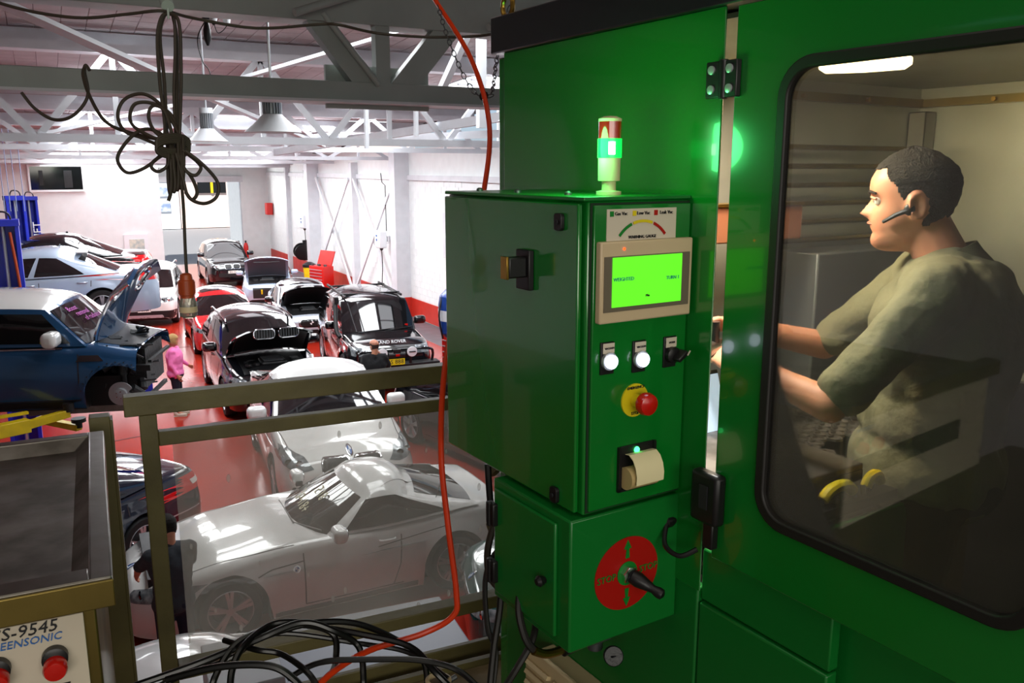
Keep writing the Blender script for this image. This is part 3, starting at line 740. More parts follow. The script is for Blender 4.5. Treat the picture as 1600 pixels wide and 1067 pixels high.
    def seam(s, axis, pts, wd=.012, sgn=1, m='dark_line', name='panel_gap'):
        l = []; r = []
        P = [Vector((p[0], p[1])) for p in pts]
        for i, p in enumerate(P):
            d = (P[min(i + 1, len(P) - 1)] - P[max(0, i - 1)]).normalized(); n_ = Vector((-d.y, d.x)) * wd / 2
            l.append(tuple(p + n_)); r.append(tuple(p - n_))
        s.patch(name, axis, l + r[::-1], m, .002, .12, sgn)
    def doors(s, x0, x1, x2, zb=None, zt=None, handles=True):
        # x0 front of front door, x1 B pillar, x2 rear edge (None when two doors)
        zb = zb or s.gc + .1
        for sg in (1, -1):
            xs = [x0, x1] + ([x2] if x2 is not None else [])
            for i, q in enumerate(xs):
                zt_ = poly_interp(s.deck, s.L / 2 - q) - .05
                bend = .12 if (i == len(xs) - 1) else 0
                s.seam('S', [(q - (0 if i == 0 else 0) + bend, zb), (q + bend * .3, zb + .25), (q, zt_)], .014, sg)
            s.seam('S', [(xs[0], zb), (xs[-1], zb)], .012, sg)
            if handles:
                for q in xs[1:]:
                    zt_ = poly_interp(s.deck, s.L / 2 - q) - .17
                    h = s.bvb.ray_cast(Vector((q + .17, 3 * sg, zt_)), Vector((0, -sg, 0)))
                    if h[0]:
                        y_ = h[0].y
                        obj('door_handle', B().tube(smoothpath([(q + .26, y_ - .01 * sg, zt_), (q + .24, y_ + .03 * sg, zt_), (q + .1, y_ + .03 * sg, zt_), (q + .08, y_ - .01 * sg, zt_)], 3), .013, 6), s.body.data.materials[0], s.root)
    def mirrors(s, q, m, z=None, size=1, m2=None):
        z = z or poly_interp(s.deck, q) + .08
        for sg in (1, -1):
            c = Vector((s.L / 2 - q, sg * (s.W / 2 + .08), z)); mo = obj('door_mirror', B().box(c, (.16 * size, .25 * size, .17 * size)), m, s.root, .06 * size, seg=4)
            obj('mirror_foot', B().beam(c + Vector((0, -sg * .14, -.06)), c + Vector((0, sg * -.02, -.04)), .08, .05), m2 or 'dark_trim', mo)
            obj('mirror_glass', B().ell(c + Vector((-.078 * size, 0, 0)), (.008, .10 * size, .062 * size), n=10, m=6), 'chrome', mo)
    def wipers(s):
        for a in ((.2, .72), (.52, .95)):
            p0 = s.G('F', a[0], .02); p1 = s.G('F', a[1], .07)
            obj('wiper', B().tube([p0 + Vector((.05, 0, .02)), p1 + Vector((.03, 0, .03))], .010, 5), 'dark_trim', s.root)
    def lamps(s, poly, m='headlight', inner=True):
        for sg in (1, -1):
            pl = [(sg * p[0], p[1]) for p in poly]; hl = s.patch('headlight', 'F', pl, m, .006, .05)
            if inner and hl:
                cy = sum(p[0] for p in pl) / len(pl); cz = sum(p[1] for p in pl) / len(pl)
                for dy in (-.07, .06):
                    h = s.bvh.ray_cast(Vector((5, cy + dy, cz)), Vector((-1, 0, 0)))
                    if h[0]: obj('lamp_lens', B().lathe([(.045, 0), (.05, .008), (.035, .018), (.005, .024)], h[0], (1, 0, 0), 14), 'glass_dark' if dy < 0 else 'chrome', hl)
    def kidneys(s, z, w, h, cy=None, chrome=True, slats=5):
        for sg in (1, -1):
            c = sg * (cy or w / 2 + .03)
            if chrome: s.patch('grille_surround', 'F', rr(c, z, w + .04, h + .04, .06), 'chrome', .005, .06)
            g_ = s.patch('grille', 'F', rr(c, z, w, h, .05), 'dark_trim', .010, .06)
            for k in range(slats):
                y_ = c + (k - (slats - 1) / 2) * w / (slats + 1); hh = s.bvh.ray_cast(Vector((5, y_, z)), Vector((-1, 0, 0)))
                if hh[0] and g_: obj('slat', B().box(hh[0] + Vector((.012, 0, 0)), (.01, .008, h * .82)), 'engine_grey', g_)
    def badge(s, axis, p, r, sgn=1):
        pl = [(p[0] + r * cos(2 * pi * k / 16), p[1] + r * sin(2 * pi * k / 16)) for k in range(16)]
        b_ = s.patch('badge', axis, pl, 'chrome', .008, .1, sgn)
        pl = [(p[0] + r * .68 * cos(2 * pi * k / 16), p[1] + r * .68 * sin(2 * pi * k / 16)) for k in range(16)]
        s.patch('badge_ring', axis, [(q[0], q[1]) for q in pl], 'ink_blue', .011, .1, sgn)
        for a0 in (0, pi):
            pl = [p] + [(p[0] + r * .66 * cos(a0 + pi / 2 * k / 5), p[1] + r * .66 * sin(a0 + pi / 2 * k / 5)) for k in range(6)]
            s.patch('badge_quarter', axis, pl, 'poster_white', .013, .1, sgn)
    def plate(s, z, txt, m='plate_white', w=.37, front=True, dx=.02):
        h = s.bvb.ray_cast(Vector((5 if front else -5, 0, z)), Vector((-1 if front else 1, 0, 0)))
        x = h[0].x + (dx if front else -dx); sg = 1 if front else -1
        p = obj('number_plate', B().box((x, 0, z), (.012, w, .11)), m, s.root)
        obj('plate_lettering', text_b(txt, .10, (x + sg * .007, 0, z), (0, sg, 0), (0, 0, 1)), 'ink', p)
    def bonnet_open(s, q0, q1, w0, w1, ang, m, mu='liner', thick=.045, lift_=.0, bay=True, grilles=False):
        # hinged at q1 (cowl), free edge at q0
        L = s.L; n = 8; k_ = 6
        hinge = Vector((L / 2 - q1 + .05, 0, poly_interp(s.deck, q1) + lift_)); ln = q1 - q0
        R_ = Matrix.Rotation(-radians(ang), 3, 'Y')
        def P(u, v, dz):   # u 0 at hinge -> 1 free edge, v -1..1
            wv = lerp(w1, w0, u ** 2) / 2; x = u * ln - .10 * u * v * v; z = .05 * (1 - v * v) - .16 * u ** 3 - .05 * v ** 4 + dz
            return hinge + R_ @ Vector((x, v * wv, z))
        def slab(z0, z1, sc=1, u0=0, u1=1):
            b = B(); g = [[P(lerp(u0, u1, i / k_), lerp(-sc, sc, j / n), zz) for i in range(k_ + 1) for j in range(n + 1)] for zz in (z0, z1)]
            vs = g[0] + g[1]; c = n + 1; N_ = len(g[0]); fs = []
            for i in range(k_):
                for j in range(n):
                    a = i * c + j; fs.append((a, a + 1, a + c + 1, a + c)); fs.append((N_ + a, N_ + a + c, N_ + a + c + 1, N_ + a + 1))
            lp = [j for j in range(n)] + [n + i * c for i in range(k_)] + [k_ * c + n - j for j in range(n)] + [(k_ - i) * c for i in range(k_)]
            for a, d in zip(lp, lp[1:] + lp[:1]): fs.append((a, d, d + N_, a + N_))
            return b.add(vs, fs)
        bo = obj('bonnet', slab(-.02, .015), m, s.root, ang=30)
        obj('bonnet_liner', slab(-.045, -.021, .88, .06, .93), mu, bo, ang=30)
        if mu == 'liner':
            for v0, v1 in ((-.6, -.1), (-.1, .1), (.1, .6)):
                obj('stiffening_rib', B().tube([P(.75 - .35 * abs(v0) if abs(v0) < .5 else .8, v0, -.055), P(.75 - .35 * abs(v1) if abs(v1) < .5 else .8, v1, -.055)], .018, 6), 'engine_grey', bo)
        if grilles:
            for sg in (1, -1):
                b = B()
                poly = rrect(.04, -.10, .42, .08, .07)
                o_ = P(1.0, 0, -.10); ex = Vector((0, sg, 0)); ey = R_ @ Vector((.35, 0, 1)).normalized() if 0 else Vector((0, 0, 1))
                fwd = Vector((.09, 0, 0))
                pts = [o_ + fwd + ex * p_[0] + ey * p_[1] - Vector((.25 * p_[0] ** 2, 0, 0)) for p_ in poly]
                b = B().tube(pts + [pts[0]], .014, 6); g_ = obj('grille_surround', b, 'chrome', bo)
                b = B(); nn = len(poly); b.add([p_ - fwd * .25 for p_ in pts] + [p_ - fwd * .6 for p_ in pts], [list(range(nn)), list(range(nn, 2 * nn))[::-1]] + [(i, (i + 1) % nn, nn + (i + 1) % nn, nn + i) for i in range(nn)])
                obj('grille', b, 'dark_trim', bo)
                for k in range(7):
                    y_ = .08 + k * .05; xx = o_ + fwd + ex * y_ - Vector((.25 * y_ * y_, 0, 0)); obj('slat', B().box(xx + Vector((0, 0, -.01)), (.02, .012, .15)), 'engine_grey', g_)
        if bay:
            x0 = L / 2 - q0 - .08; x1 = L / 2 - q1 + .02; ww = w0 / 2 * .86
            s.patch('engine_bay', 'T', [(x0, -ww), (x0, ww), (x1, ww * 1.02), (x1, -ww * 1.02)], 'dark_trim', .004, .15)
            b = B(); rn = random.Random(int(q0 * 100) + int(s.W * 1000))
            zt = poly_interp(s.deck, (q0 + q1) / 2)
            e_ = obj('engine_cover', B().box(((x0 + x1) / 2, 0, zt + .01), ((x0 - x1) * .55, ww * .8, .07)), 'engine', s.root, .03)
            for k in range(6): obj('cover_rib', B().box(((x0 + x1) / 2 + (k - 2.5) * .08, 0, zt + .05), (.02, ww * .6, .02)), 'engine_grey', e_)
            for k in range(9):
                c = Vector((rn.uniform(x1 + .1, x0 - .1), rn.choice((-1, 1)) * rn.uniform(ww * .5, ww * .85), zt - .01))
                if k % 3: b.cyl(c, c + Vector((0, 0, .05)), rn.uniform(.03, .07))
                else: b.box(c, (.2, .16, .09))
            obj('engine_fittings', b, 'engine', s.root, .005)
        return bo
# white crossover nearest under the rail (x6)
c = Car('crossover_car', 'white coupe-roofed crossover directly behind the hand rail', 3.64, 13.26, 264, 'paint_white', 4.88, 1.98, 1.69, 2.93, .92, .38,
    [(0, .80), (.12, .92), (.5, 1.0), (1.3, 1.10), (3, 1.16), (4.4, 1.22), (4.7, 1.20), (4.88, 1.0)], (1.25, 2.15, 3.0, 4.75), .74, .24, nose=.64, zmid=.6)
c.glass(((.04, .36), (.40, .68), (.71, .86))); c.doors(.85, -.25, -1.2); c.mirrors(1.75, 'paint_white', 1.2, 1.15); c.wipers()
c.lamps([(.52, .80), (.62, .93), (.80, .99), (.97, .97), (.97, .86), (.80, .80), (.66, .78)]); c.kidneys(.80, .36, .20, .22)
c.badge('F', (0, .95), .045); c.patch('air_intake', 'F', rr(0, .42, .9, .14), 'dark_trim'); c.patch('fog_lamp_recess', 'F', rr(.68, .5, .28, .16), 'dark_trim', both=True)
c.seam('T', [(2.1, .78), (1.7, .8), (1.1, .86)]); c.seam('T', [(2.1, -.78), (1.7, -.8), (1.1, -.86)]); c.plate(.5, 'AX 66', 'plate_white')
obj('roof_antenna', B().tube([(-.55, 0, 1.68), (-.62, 0, 1.74), (-.75, 0, 1.70)], .03, 8, rs=[.02, .015, .03]), 'paint_white', c.root)
# black off-road car with bull bar
c = Car('offroad_car', 'black boxy off-road car with snorkel, bull bar and yellow number plate', 6.60, 19.45, 263, 'paint_black', 4.83, 1.92, 1.88, 2.88, .85, .39,
    [(0, .98), (.1, 1.07), (.5, 1.12), (1.25, 1.17), (3, 1.2), (4.7, 1.2), (4.83, 1.1)], (1.22, 1.75, 4.1, 4.72), .84, .26, nose=.8, zmid=.65)
c.glass(((.04, .30), (.33, .58), (.61, .9)), .06, .86); c.doors(1.0, .15, -.8); c.mirrors(1.6, 'paint_black', 1.3, 1.1); c.wipers()
c.lamps([(.50, .86), (.50, 1.02), (.86, 1.03), (.86, .86)]); g_ = c.patch('grille', 'F', rr(0, .93, .86, .15, .02), 'dark_trim', .006)
for k in range(3): c.seam('F', [(-.4, .89 + k * .045), (.4, .89 + k * .045)], .015, m='engine_grey', name='grille_bar')
for k in range(11): c.seam('F', [(-.4 + k * .08, .87), (-.36 + k * .08, .99)], .01, m='alloy', name='grille_mesh')
h = 2.43
obj('bonnet_lettering', text_b('LAND ROVER', .105, (2.30, 0, 1.115), (0, 1, 0), (-.5, 0, .86), .006), 'poster_white', c.root)
bb_ = obj('bull_bar', B().box((2.62, 0, .62), (.3, 1.9, .2)).box((2.74, .30, .85), (.05, .06, .4)).box((2.74, -.30, .85), (.05, .06, .4)), 'dark_trim', c.root, .02)
obj('hoop', B().tube(smoothpath([(2.62, -.80, .7), (2.64, -.82, .9), (2.68, -.7, 1.0), (2.70, 0, 1.02), (2.68, .7, 1.0), (2.64, .82, .9), (2.62, .80, .7)]), .03, 8), 'paint_black', bb_)
for y_ in (-.32, .32): l_ = obj('driving_lamp', B().lathe([(.04, -.12), (.11, -.04), (.12, 0), (.115, .012)], (2.80, y_, .98), (1, 0, 0), 22), 'dark_trim', bb_) ; obj('lamp_cover', B().lathe([(.112, 0), (.105, .016), (.01, .022)], (2.808, y_, .98), (1, 0, 0), 22), 'poster_white', c.root); obj('cover_mark', B().box((2.835, y_, .98), (.008, .14, .022)), 'ink', c.root)
obj('winch', B().cyl((2.76, -.18, .92), (2.76, .18, .92), .06).box((2.78, 0, 1.0), (.05, .16, .08)), 'engine', bb_); obj('recovery_hook', B().box((2.84, 0, .93), (.03, .08, .04)), 'red_plastic', bb_)
p_ = obj('number_plate', B().box((2.80, -.05, .78), (.012, .42, .13)), 'plate_yellow', c.root); obj('plate_lettering', text_b('KS 888', .13, (2.808, -.05, .78), (0, 1, 0), (0, 0, 1)), 'ink', p_)
for y_ in (-.78, .78): obj('bar_lamp', B().cyl((2.76, y_, .62), (2.79, y_, .62), .05).box((2.775, y_ * .86, .62), (.02, .06, .06)), 'taillight' if y_ > 9 else 'headlight', bb_)
obj('snorkel', B().tube(smoothpath([(1.3, -.93, 1.1), (1.15, -.98, 1.25), (.85, -.93, 1.7), (.75, -.9, 1.82)]), .05, 8).box((.80, -.9, 1.86), (.16, .1, .14)), 'dark_trim', c.root)
obj('roof_rack_bar', B().box((.25, 0, 1.895), (.06, 1.4, .04)), 'dark_trim', c.root); obj('roof_rack_bar', B().box((-1.3, 0, 1.895), (.06, 1.4, .04)), 'dark_trim', c.root)
obj('roof_rail', B().box((-.6, .66, 1.88), (2.4, .04, .05)), 'dark_trim', c.root); obj('roof_rail', B().box((-.6, -.66, 1.88), (2.4, .04, .05)), 'dark_trim', c.root)
obj('windscreen_sticker', B().box(c.G('F', .88, .16) + Vector((.01, 0, 0)), (.01, .07, .06)), 'red_plastic', c.root)
# black suv with raised bonnet
c = Car('sport_utility_car', 'black sport utility car with raised bonnet showing twin grille', 3.74, 18.5, 268, 'paint_black', 4.75, 1.93, 1.76, 2.93, .87, .38,
    [(0, .85), (.12, .97), (.5, 1.03), (1.3, 1.12), (3, 1.16), (4.5, 1.16), (4.75, 1.0)], (1.25, 2.05, 4.0, 4.68), .77, .24, nose=.66)
c.glass(((.04, .32), (.35, .62), (.65, .9))); c.doors(.95, -.05, -1.0); c.mirrors(1.7, 'paint_black', 1.24, 1.15)
c.lamps([(.55, .74), (.62, .86), (.8, .90), (.97, .88), (.97, .78), (.8, .72)]); c.patch('air_intake', 'F', rr(0, .45, 1.0, .2), 'dark_trim')
c.bonnet_open(.08, 1.3, 1.45, 1.6, 37, 'paint_black', 'dark_trim', grilles=True, lift_=.04)
for y_ in (-.8, .8): obj('roof_rail', B().tube(smoothpath([(.5, y_ * .84, 1.66), (.3, y_ * .84, 1.73), (-1.4, y_ * .84, 1.73), (-1.7, y_ * .84, 1.64)]), .02, 6), 'paint_black', c.root)
# red hatch
c = Car('hatchback_car', 'red hatchback with dark glass roof panel behind the black car', 4.05, 24.6, 267, 'paint_red', 4.2, 1.78, 1.45, 2.58, .85, .32,
    [(0, .68), (.12, .78), (.5, .86), (1.1, .96), (3, 1.0), (4.0, 1.0), (4.2, .8)], (1.05, 1.95, 3.4, 4.1), .76, .18)
c.glass(((.04, .46), (.5, .88))); c.doors(.8, -.2, -1.1); c.mirrors(1.55, 'paint_red', 1.02); c.lamps([(.5, .62), (.6, .73), (.85, .76), (.88, .66)])
c.patch('roof_panel', 'T', rrect(-1.1, -.5, .0, .5, .1), 'glass_dark', .004, .2); c.patch('air_intake', 'F', rr(0, .42, 1.0, .2), 'dark_trim')
# silver black c-class with raised bonnet
c = Car('saloon_car', 'silver saloon with dark roof and raised dark bonnet beside the off-road car', 6.55, 25.5, 262, 'paint_lightsilver', 4.6, 1.80, 1.45, 2.8, .8, .33,
    [(0, .66), (.12, .76), (.5, .84), (1.25, .95), (3, .98), (4.3, 1.0), (4.6, .85)], (1.2, 2.1, 3.2, 4.1), .74, .18, roof='paint_black')
c.glass(((.05, .42), (.46, .8))); c.doors(.75, -.3, -1.2); c.mirrors(1.7, 'paint_black', 1.05)
c.lamps([(.48, .56), (.56, .66), (.84, .72), (.84, .6)]); c.patch('grille_surround', 'F', rr(0, .58, .72, .26, .1), 'chrome', .005); c.patch('grille', 'F', rr(0, .58, .6, .19, .08), 'dark_trim', .012); c.badge('F', (0, .58), .08)
c.patch('air_intake', 'F', rr(0, .32, 1.3, .13), 'dark_trim'); c.bonnet_open(.15, 1.2, 1.35, 1.45, 42, 'paint_black', 'dark_trim')
# light silver coupe with raised bonnet and liner
c = Car('coupe_car', 'pale silver coupe with raised bonnet, grey liner and missing front bumper', 7.15, 32.6, 257, 'paint_silver', 4.6, 1.80, 1.42, 2.75, .8, .33,
    [(0, .66), (.12, .76), (.5, .84), (1.25, .94), (3, .98), (4.3, .98), (4.6, .85)], (1.2, 2.1, 3.1, 4.1), .72, .18, roof='paint_black')
c.glass(((.05, .5), (.54, .78))); c.doors(.75, -.5, None); c.mirrors(1.7, 'paint_silver', 1.02)
c.patch('radiator', 'F', rr(0, .48, 1.0, .36, .02), 'dark_trim', .01); c.bonnet_open(.15, 1.25, 1.5, 1.5, 50, 'paint_silver', 'liner')
for k in range(6): c.seam('F', [(-.45, .34 + k * .05), (.45, .34 + k * .05)], .012, m='engine_grey', name='radiator_fin')
obj('workshop_lamp', B().cyl((2.3, -.2, .45), (2.33, -.2, .6), .03), 'yellow_plastic', c.root)
# far black suv
c = Car('sport_utility_car', 'far black sport utility car facing the camera by the street opening', 6.62, 38.5, 268, 'paint_black', 4.67, 1.87, 1.70, 2.82, .85, .37,
    [(0, .85), (.12, .97), (.5, 1.02), (1.3, 1.10), (3, 1.12), (4.5, 1.12), (4.67, 1.0)], (1.25, 2.0, 4.0, 4.6), .78, .22, nose=.66)
c.glass(((.04, .32), (.35, .62), (.65, .9))); c.mirrors(1.7, 'paint_black', 1.22, 1.1); c.lamps([(.5, .80), (.5, .92), (.82, .93), (.86, .82)]); c.kidneys(.84, .26, .16); c.patch('air_intake', 'F', rr(0, .5, 1.1, .16), 'dark_trim'); c.plate(.62, 'BN 31')
# white suv
c = Car('sport_utility_car', 'white compact sport utility car with dark lower bumper facing the camera', 2.85, 30.25, 258, 'paint_white', 4.57, 1.85, 1.67, 2.8, .85, .36,
    [(0, .82), (.12, .93), (.5, .99), (1.3, 1.06), (3, 1.1), (4.4, 1.1), (4.57, .95)], (1.2, 1.95, 3.9, 4.5), .78, .22, nose=.68)
c.glass(((.04, .32), (.35, .62), (.65, .9))); c.mirrors(1.65, 'paint_white', 1.18, 1.1); c.lamps([(.45, .74), (.45, .88), (.78, .90), (.84, .78)]); c.kidneys(.80, .28, .17)
c.patch('lower_bumper', 'F', rr(0, .37, 1.85, .26, .06), 'dark_trim', .006); c.patch('skid_trim', 'F', [(-.6, .28), (-.5, .38), (.5, .38), (.6, .28), (.5, .26), (-.5, .26)], 'alloy', .014); c.plate(.53, 'CMH 09Y'); c.badge('F', (0, .92), .04)
for y_ in (-.66, .66): obj('roof_rail', B().tube(smoothpath([(.4, y_, 1.6), (.2, y_, 1.68), (-1.5, y_, 1.68), (-1.8, y_, 1.6)]), .02, 6), 'alloy', c.root)
# silver sedan on lift: faces left, rear wheel at px 178
def lifted(c, wheelq_world, label=None): pass
hd = 174
def place_by(pt_local, world, head):
    a = radians(head); x, y, z = pt_local; return world.x - (x * cos(a) - y * sin(a)), world.y - (x * sin(a) + y * cos(a)), world.z - z
L_ = 4.84; px_, py_, pz_ = place_by((L_ / 2 - .85 - 2.89, .92, .34), atd(161, 479, 17.5), hd)
c = Car('saloon_car', 'pale blue silver saloon raised on the blue lift, facing left', px_, py_, hd, 'paint_silver', L_, 1.85, 1.47, 2.89, .85, .34,
    [(0, .66), (.12, .76), (.5, .84), (1.3, .96), (3, 1.0), (4.3, 1.05), (4.7, 1.04), (4.84, .85)], (1.25, 2.15, 3.3, 4.15), .74, .2, z0=pz_)
c.glass(((.05, .40), (.44, .78))); c.doors(.85, -.2, -1.15); c.mirrors(1.75, 'paint_silver', 1.05)
c.patch('tail_light', 'R', [(.45, .84), (.5, .98), (.95, 1.0), (.95, .84)], 'taillight', .006, .05, both=True)
for sg in (1, -1): c.patch('tail_light', 'S', [(-L_ / 2 + .05, .84), (-L_ / 2 + .02, .98), (-L_ / 2 + .42, .96), (-L_ / 2 + .2, .84)], 'taillight', .006, .05, sg)
obj('spoiler', B().box(c.G('R', .5, .98) + Vector((-.06, 0, .02)), (.22, 1.15, .03)), 'paint_white', c.root, .01)
obj('antenna', B().tube([c.G('R', .5, 1) + Vector((.5, 0, .05)), c.G('R', .5, 1) + Vector((.35, 0, .14))], .02), 'paint_black', c.root)
# black car behind it
px_, py_, pz_ = place_by((-L_ / 2 + .1, .7, 1.02), atd(230, 396, 20.8), hd - 1)
c = Car('saloon_car', 'black saloon raised on a lift behind the pale blue silver one', px_, py_, hd - 1, 'paint_black', L_, 1.85, 1.46, 2.89, .85, .34,
    [(0, .66), (.12, .76), (.5, .84), (1.3, .96), (3, 1.0), (4.3, 1.05), (4.7, 1.04), (4.84, .85)], (1.25, 2.15, 3.3, 4.25), .74, .2, z0=pz_)
c.glass(((.05, .40), (.44, .78))); c.doors(.85, -.2, -1.15); c.mirrors(1.75, 'paint_black', 1.05)
c.patch('tail_light', 'R', [(.45, .84), (.5, .98), (.92, 1.0), (.92, .84)], 'taillight', .006, .05, both=True)
obj('antenna', B().tube([c.G('R', .5, 1) + Vector((.5, 0, .05)), c.G('R', .5, 1) + Vector((.35, 0, .14))], .02), 'paint_black', c.root)
# blue mini on lift, nose right, front stripped
MH = -20; L_ = 3.7; px_, py_, pz_ = place_by((L_ / 2 - .72, -.80, .31), atd(186, 618, 10), MH)
c = Car('hatchback_car', 'dark blue small hatchback on a lift with white roof, open bonnet and stripped nose', px_, py_, MH, 'paint_blue', L_, 1.70, 1.42, 2.47, .72, .31,
    [(0, .74), (.5, .84), (1.0, .93), (2, .95), (3.5, .97), (3.7, .8)], (.98, 1.42, 3.2, 3.62), .80, .18, z0=pz_, roof='paint_white', cut=.50, front_wheels=False, belt_in=.05)
c.glass(((.05, .52), (.56, .88)), .08, .86); c.doors(.72, -.75, None); c.mirrors(1.35, 'paint_white', 1.02, 1.05)
for sg in (1, -1):
    c.patch('sill_trim', 'S', [(-1.75, .17), (-1.75, .27), (.72, .27), (.72, .17)], 'dark_trim', .006, .2, sg)
    c.patch('belt_trim', 'S', [(-1.7, .87), (-1.7, .895), (.55, .895), (.55, .87)], 'chrome', .01, .2, sg)
    c.patch('side_scuttle', 'S', [(.70, .73), (.74, .80), (.94, .80), (1.0, .73)], 'chrome', .008, .1, sg)
    # wing lip with bolt holes
    ap = [(L_ / 2 - .72 + (.365 + .0) * cos(a), .31 + .365 * sin(a)) for a in [pi * k / 14 for k in range(3, 15)]]; ap2 = [(L_ / 2 - .72 + .44 * cos(a), .31 + .44 * sin(a)) for a in [pi * k / 14 for k in range(3, 15)]]
    c.patch('arch_flange', 'S', ap + ap2[::-1], 'paint_blue', .016, .08, sg)
    for k in range(4, 14): a = pi * k / 14; c.patch('bolt_hole', 'S', [(L_ / 2 - .72 + .40 * cos(a) + .01 * cos(q), .31 + .40 * sin(a) + .01 * sin(q)) for q in (0, 1.57, 3.14, 4.71)], 'dark_trim', .02, .1, sg)
    # hub and brake disc
    hx = L_ / 2 - .72; y_ = sg * .70
    d_ = obj('brake_disc', B().lathe([(.06, 0), (.14, 0), (.14, .022), (.075, .024), (.07, .06), (.02, .065)], (hx, y_, .31), (0, sg, 0), 26), 'alloy', c.root)
    for k in range(5): a = 2 * pi * k / 5; obj('wheel_stud', B().cyl((hx + .04 * cos(a), y_ + sg * .06, .31 + .04 * sin(a)), (hx + .04 * cos(a), y_ + sg * .085, .31 + .04 * sin(a)), .008, n=6), 'chrome', d_)
    obj('strut', B().cyl((hx, sg * .55, .35), (hx - .03, sg * .5, .8), .035).cyl((hx - .02, sg * .53, .5), (hx - .02, sg * .51, .72), .06), 'engine', c.root)
c.patch('engine_bay', 'T', [(L_ / 2 - .52, -.55), (L_ / 2 - .52, .55), (L_ / 2 - .96, .62), (L_ / 2 - .96, -.62)], 'dark_trim', .004, .12)
rn = random.Random(3); b = B(); b2 = B()
b.bb((L_ / 2 - .9, -.4, .3), (L_ / 2 - .5, .4, .78)); b.bb((L_ / 2 - .62, -.6, .55), (L_ / 2 - .40, -.52, .62)); b.bb((L_ / 2 - .46, -.5, .22), (L_ / 2 - .42, .2, .26)); b.bb((L_ / 2 - .46, -.45, .62), (L_ / 2 - .42, .45, .65))
for k in range(70):
    p = Vector((L_ / 2 - rn.uniform(.52, .98), rn.uniform(-.68, .3), rn.uniform(.62, .92) if k % 2 else rn.uniform(.22, .7)))
    if k % 3 == 0: b.box(p, (rn.uniform(.04, .13), rn.uniform(.04, .12), rn.uniform(.03, .09)), Euler((rn.random(), rn.random(), rn.random())).to_matrix())
    elif k % 3 == 1: b.cyl(p, p + Vector((rn.uniform(-.1, .1), rn.uniform(-.1, .1), rn.uniform(-.1, .1))), rn.uniform(.02, .06), n=10)
    else: b.tube(smoothpath([p, p + Vector((rn.uniform(-.2, .1), rn.uniform(-.1, .1), rn.uniform(0, .1))), p + Vector((rn.uniform(-.3, .1), rn.uniform(-.1, .1), rn.uniform(-.15, .05)))]), rn.uniform(.008, .02), 6)
    if k % 5 == 0: b2.box(p + Vector((.02, -.05, .02)), (.05, .03, .03)); b2.cyl(p + Vector((0, -.06, 0)), p + Vector((.18, -.06, .02)), .012, n=6)
obj('engine_block', b, 'engine', c.root); obj('engine_fittings', b2, 'engine_grey', c.root)
# the bonnet with headlight holes, standing upright at the cowl
hx = L_ / 2 - 1.0; b = B(); hinge = Vector((hx, 0, .93))
def PB(u, v, dz):
    ww = lerp(.60, .70, u); x = .03 + .34 * u ** 1.3; z = .88 * u - .10 * v * v * u
    if u > .8: x += (u - .8) * .55
    return hinge + Vector((x + .02 + dz - .06 * v ** 2, v * ww, z * 1.0 - (.0 if abs(v) < .6 else .25 * (abs(v) - .6) * u)))
k_, n = 14, 20; fs = []; vs = []
for i in range(k_ + 1):
    for j in range(n + 1): vs.append(PB(i / k_, -1 + 2 * j / n, .0))
N_ = len(vs)
for i in range(k_ + 1):
    for j in range(n + 1): vs.append(PB(i / k_, -1 + 2 * j / n, .05))
def inhole(i, j): u = (i + .5) / k_; v = -1 + 2 * (j + .5) / n; return ((u - .74) / .16) ** 2 + ((abs(v) - .64) / .26) ** 2 < 1
ex_ = lambda i, j: 0 <= i < k_ and 0 <= j < n and not inhole(i, j)
q_ = n + 1
for i in range(k_):
    for j in range(n):
        if not ex_(i, j): continue
        a = i * q_ + j; fs.append((a, a + 1, a + q_ + 1, a + q_)); fs.append((N_ + a, N_ + a + q_, N_ + a + q_ + 1, N_ + a + 1))
        for (di, dj, e0, e1) in ((-1, 0, a, a + 1), (1, 0, a + q_, a + q_ + 1), (0, -1, a, a + q_), (0, 1, a + 1, a + q_ + 1)):
            if not ex_(i + di, j + dj): fs.append((e0, e1, e1 + N_, e0 + N_))
b.add(vs, fs); bo = obj('bonnet', b, 'paint_blue', c.root, ang=30)
b = B()
for v in (-.64, .64): 
    b.tube([PB(.74 + .17 * sin(2 * pi * k / 20), v + .27 * cos(2 * pi * k / 20), .03) for k in range(21)], .028, 8)
obj('headlight_ring', b, 'chrome', bo)
obj('bonnet_edge', B().tube([PB(u / 10, -1, .02) for u in range(11)], .022, 6), 'chrome', bo)
pw = c.G('F', .12, .75); 
for k, tx in enumerate(['Boost', 'removal', 'of radiator']):
    p = c.G('F', .16 + .05 * k, .80 - .14 * k); q = c.G('F', .5, .80 - .14 * k) - p; up_ = c.G('F', .16 + .05 * k, .9 - .14 * k) - p
    obj('windscreen_writing', text_b(tx, .10, p + Vector((.03, 0, .02)), (q.x, q.y, 0), up_, align='LEFT'), mat('chalk_pink', '#d06ac8', .7), c.root)
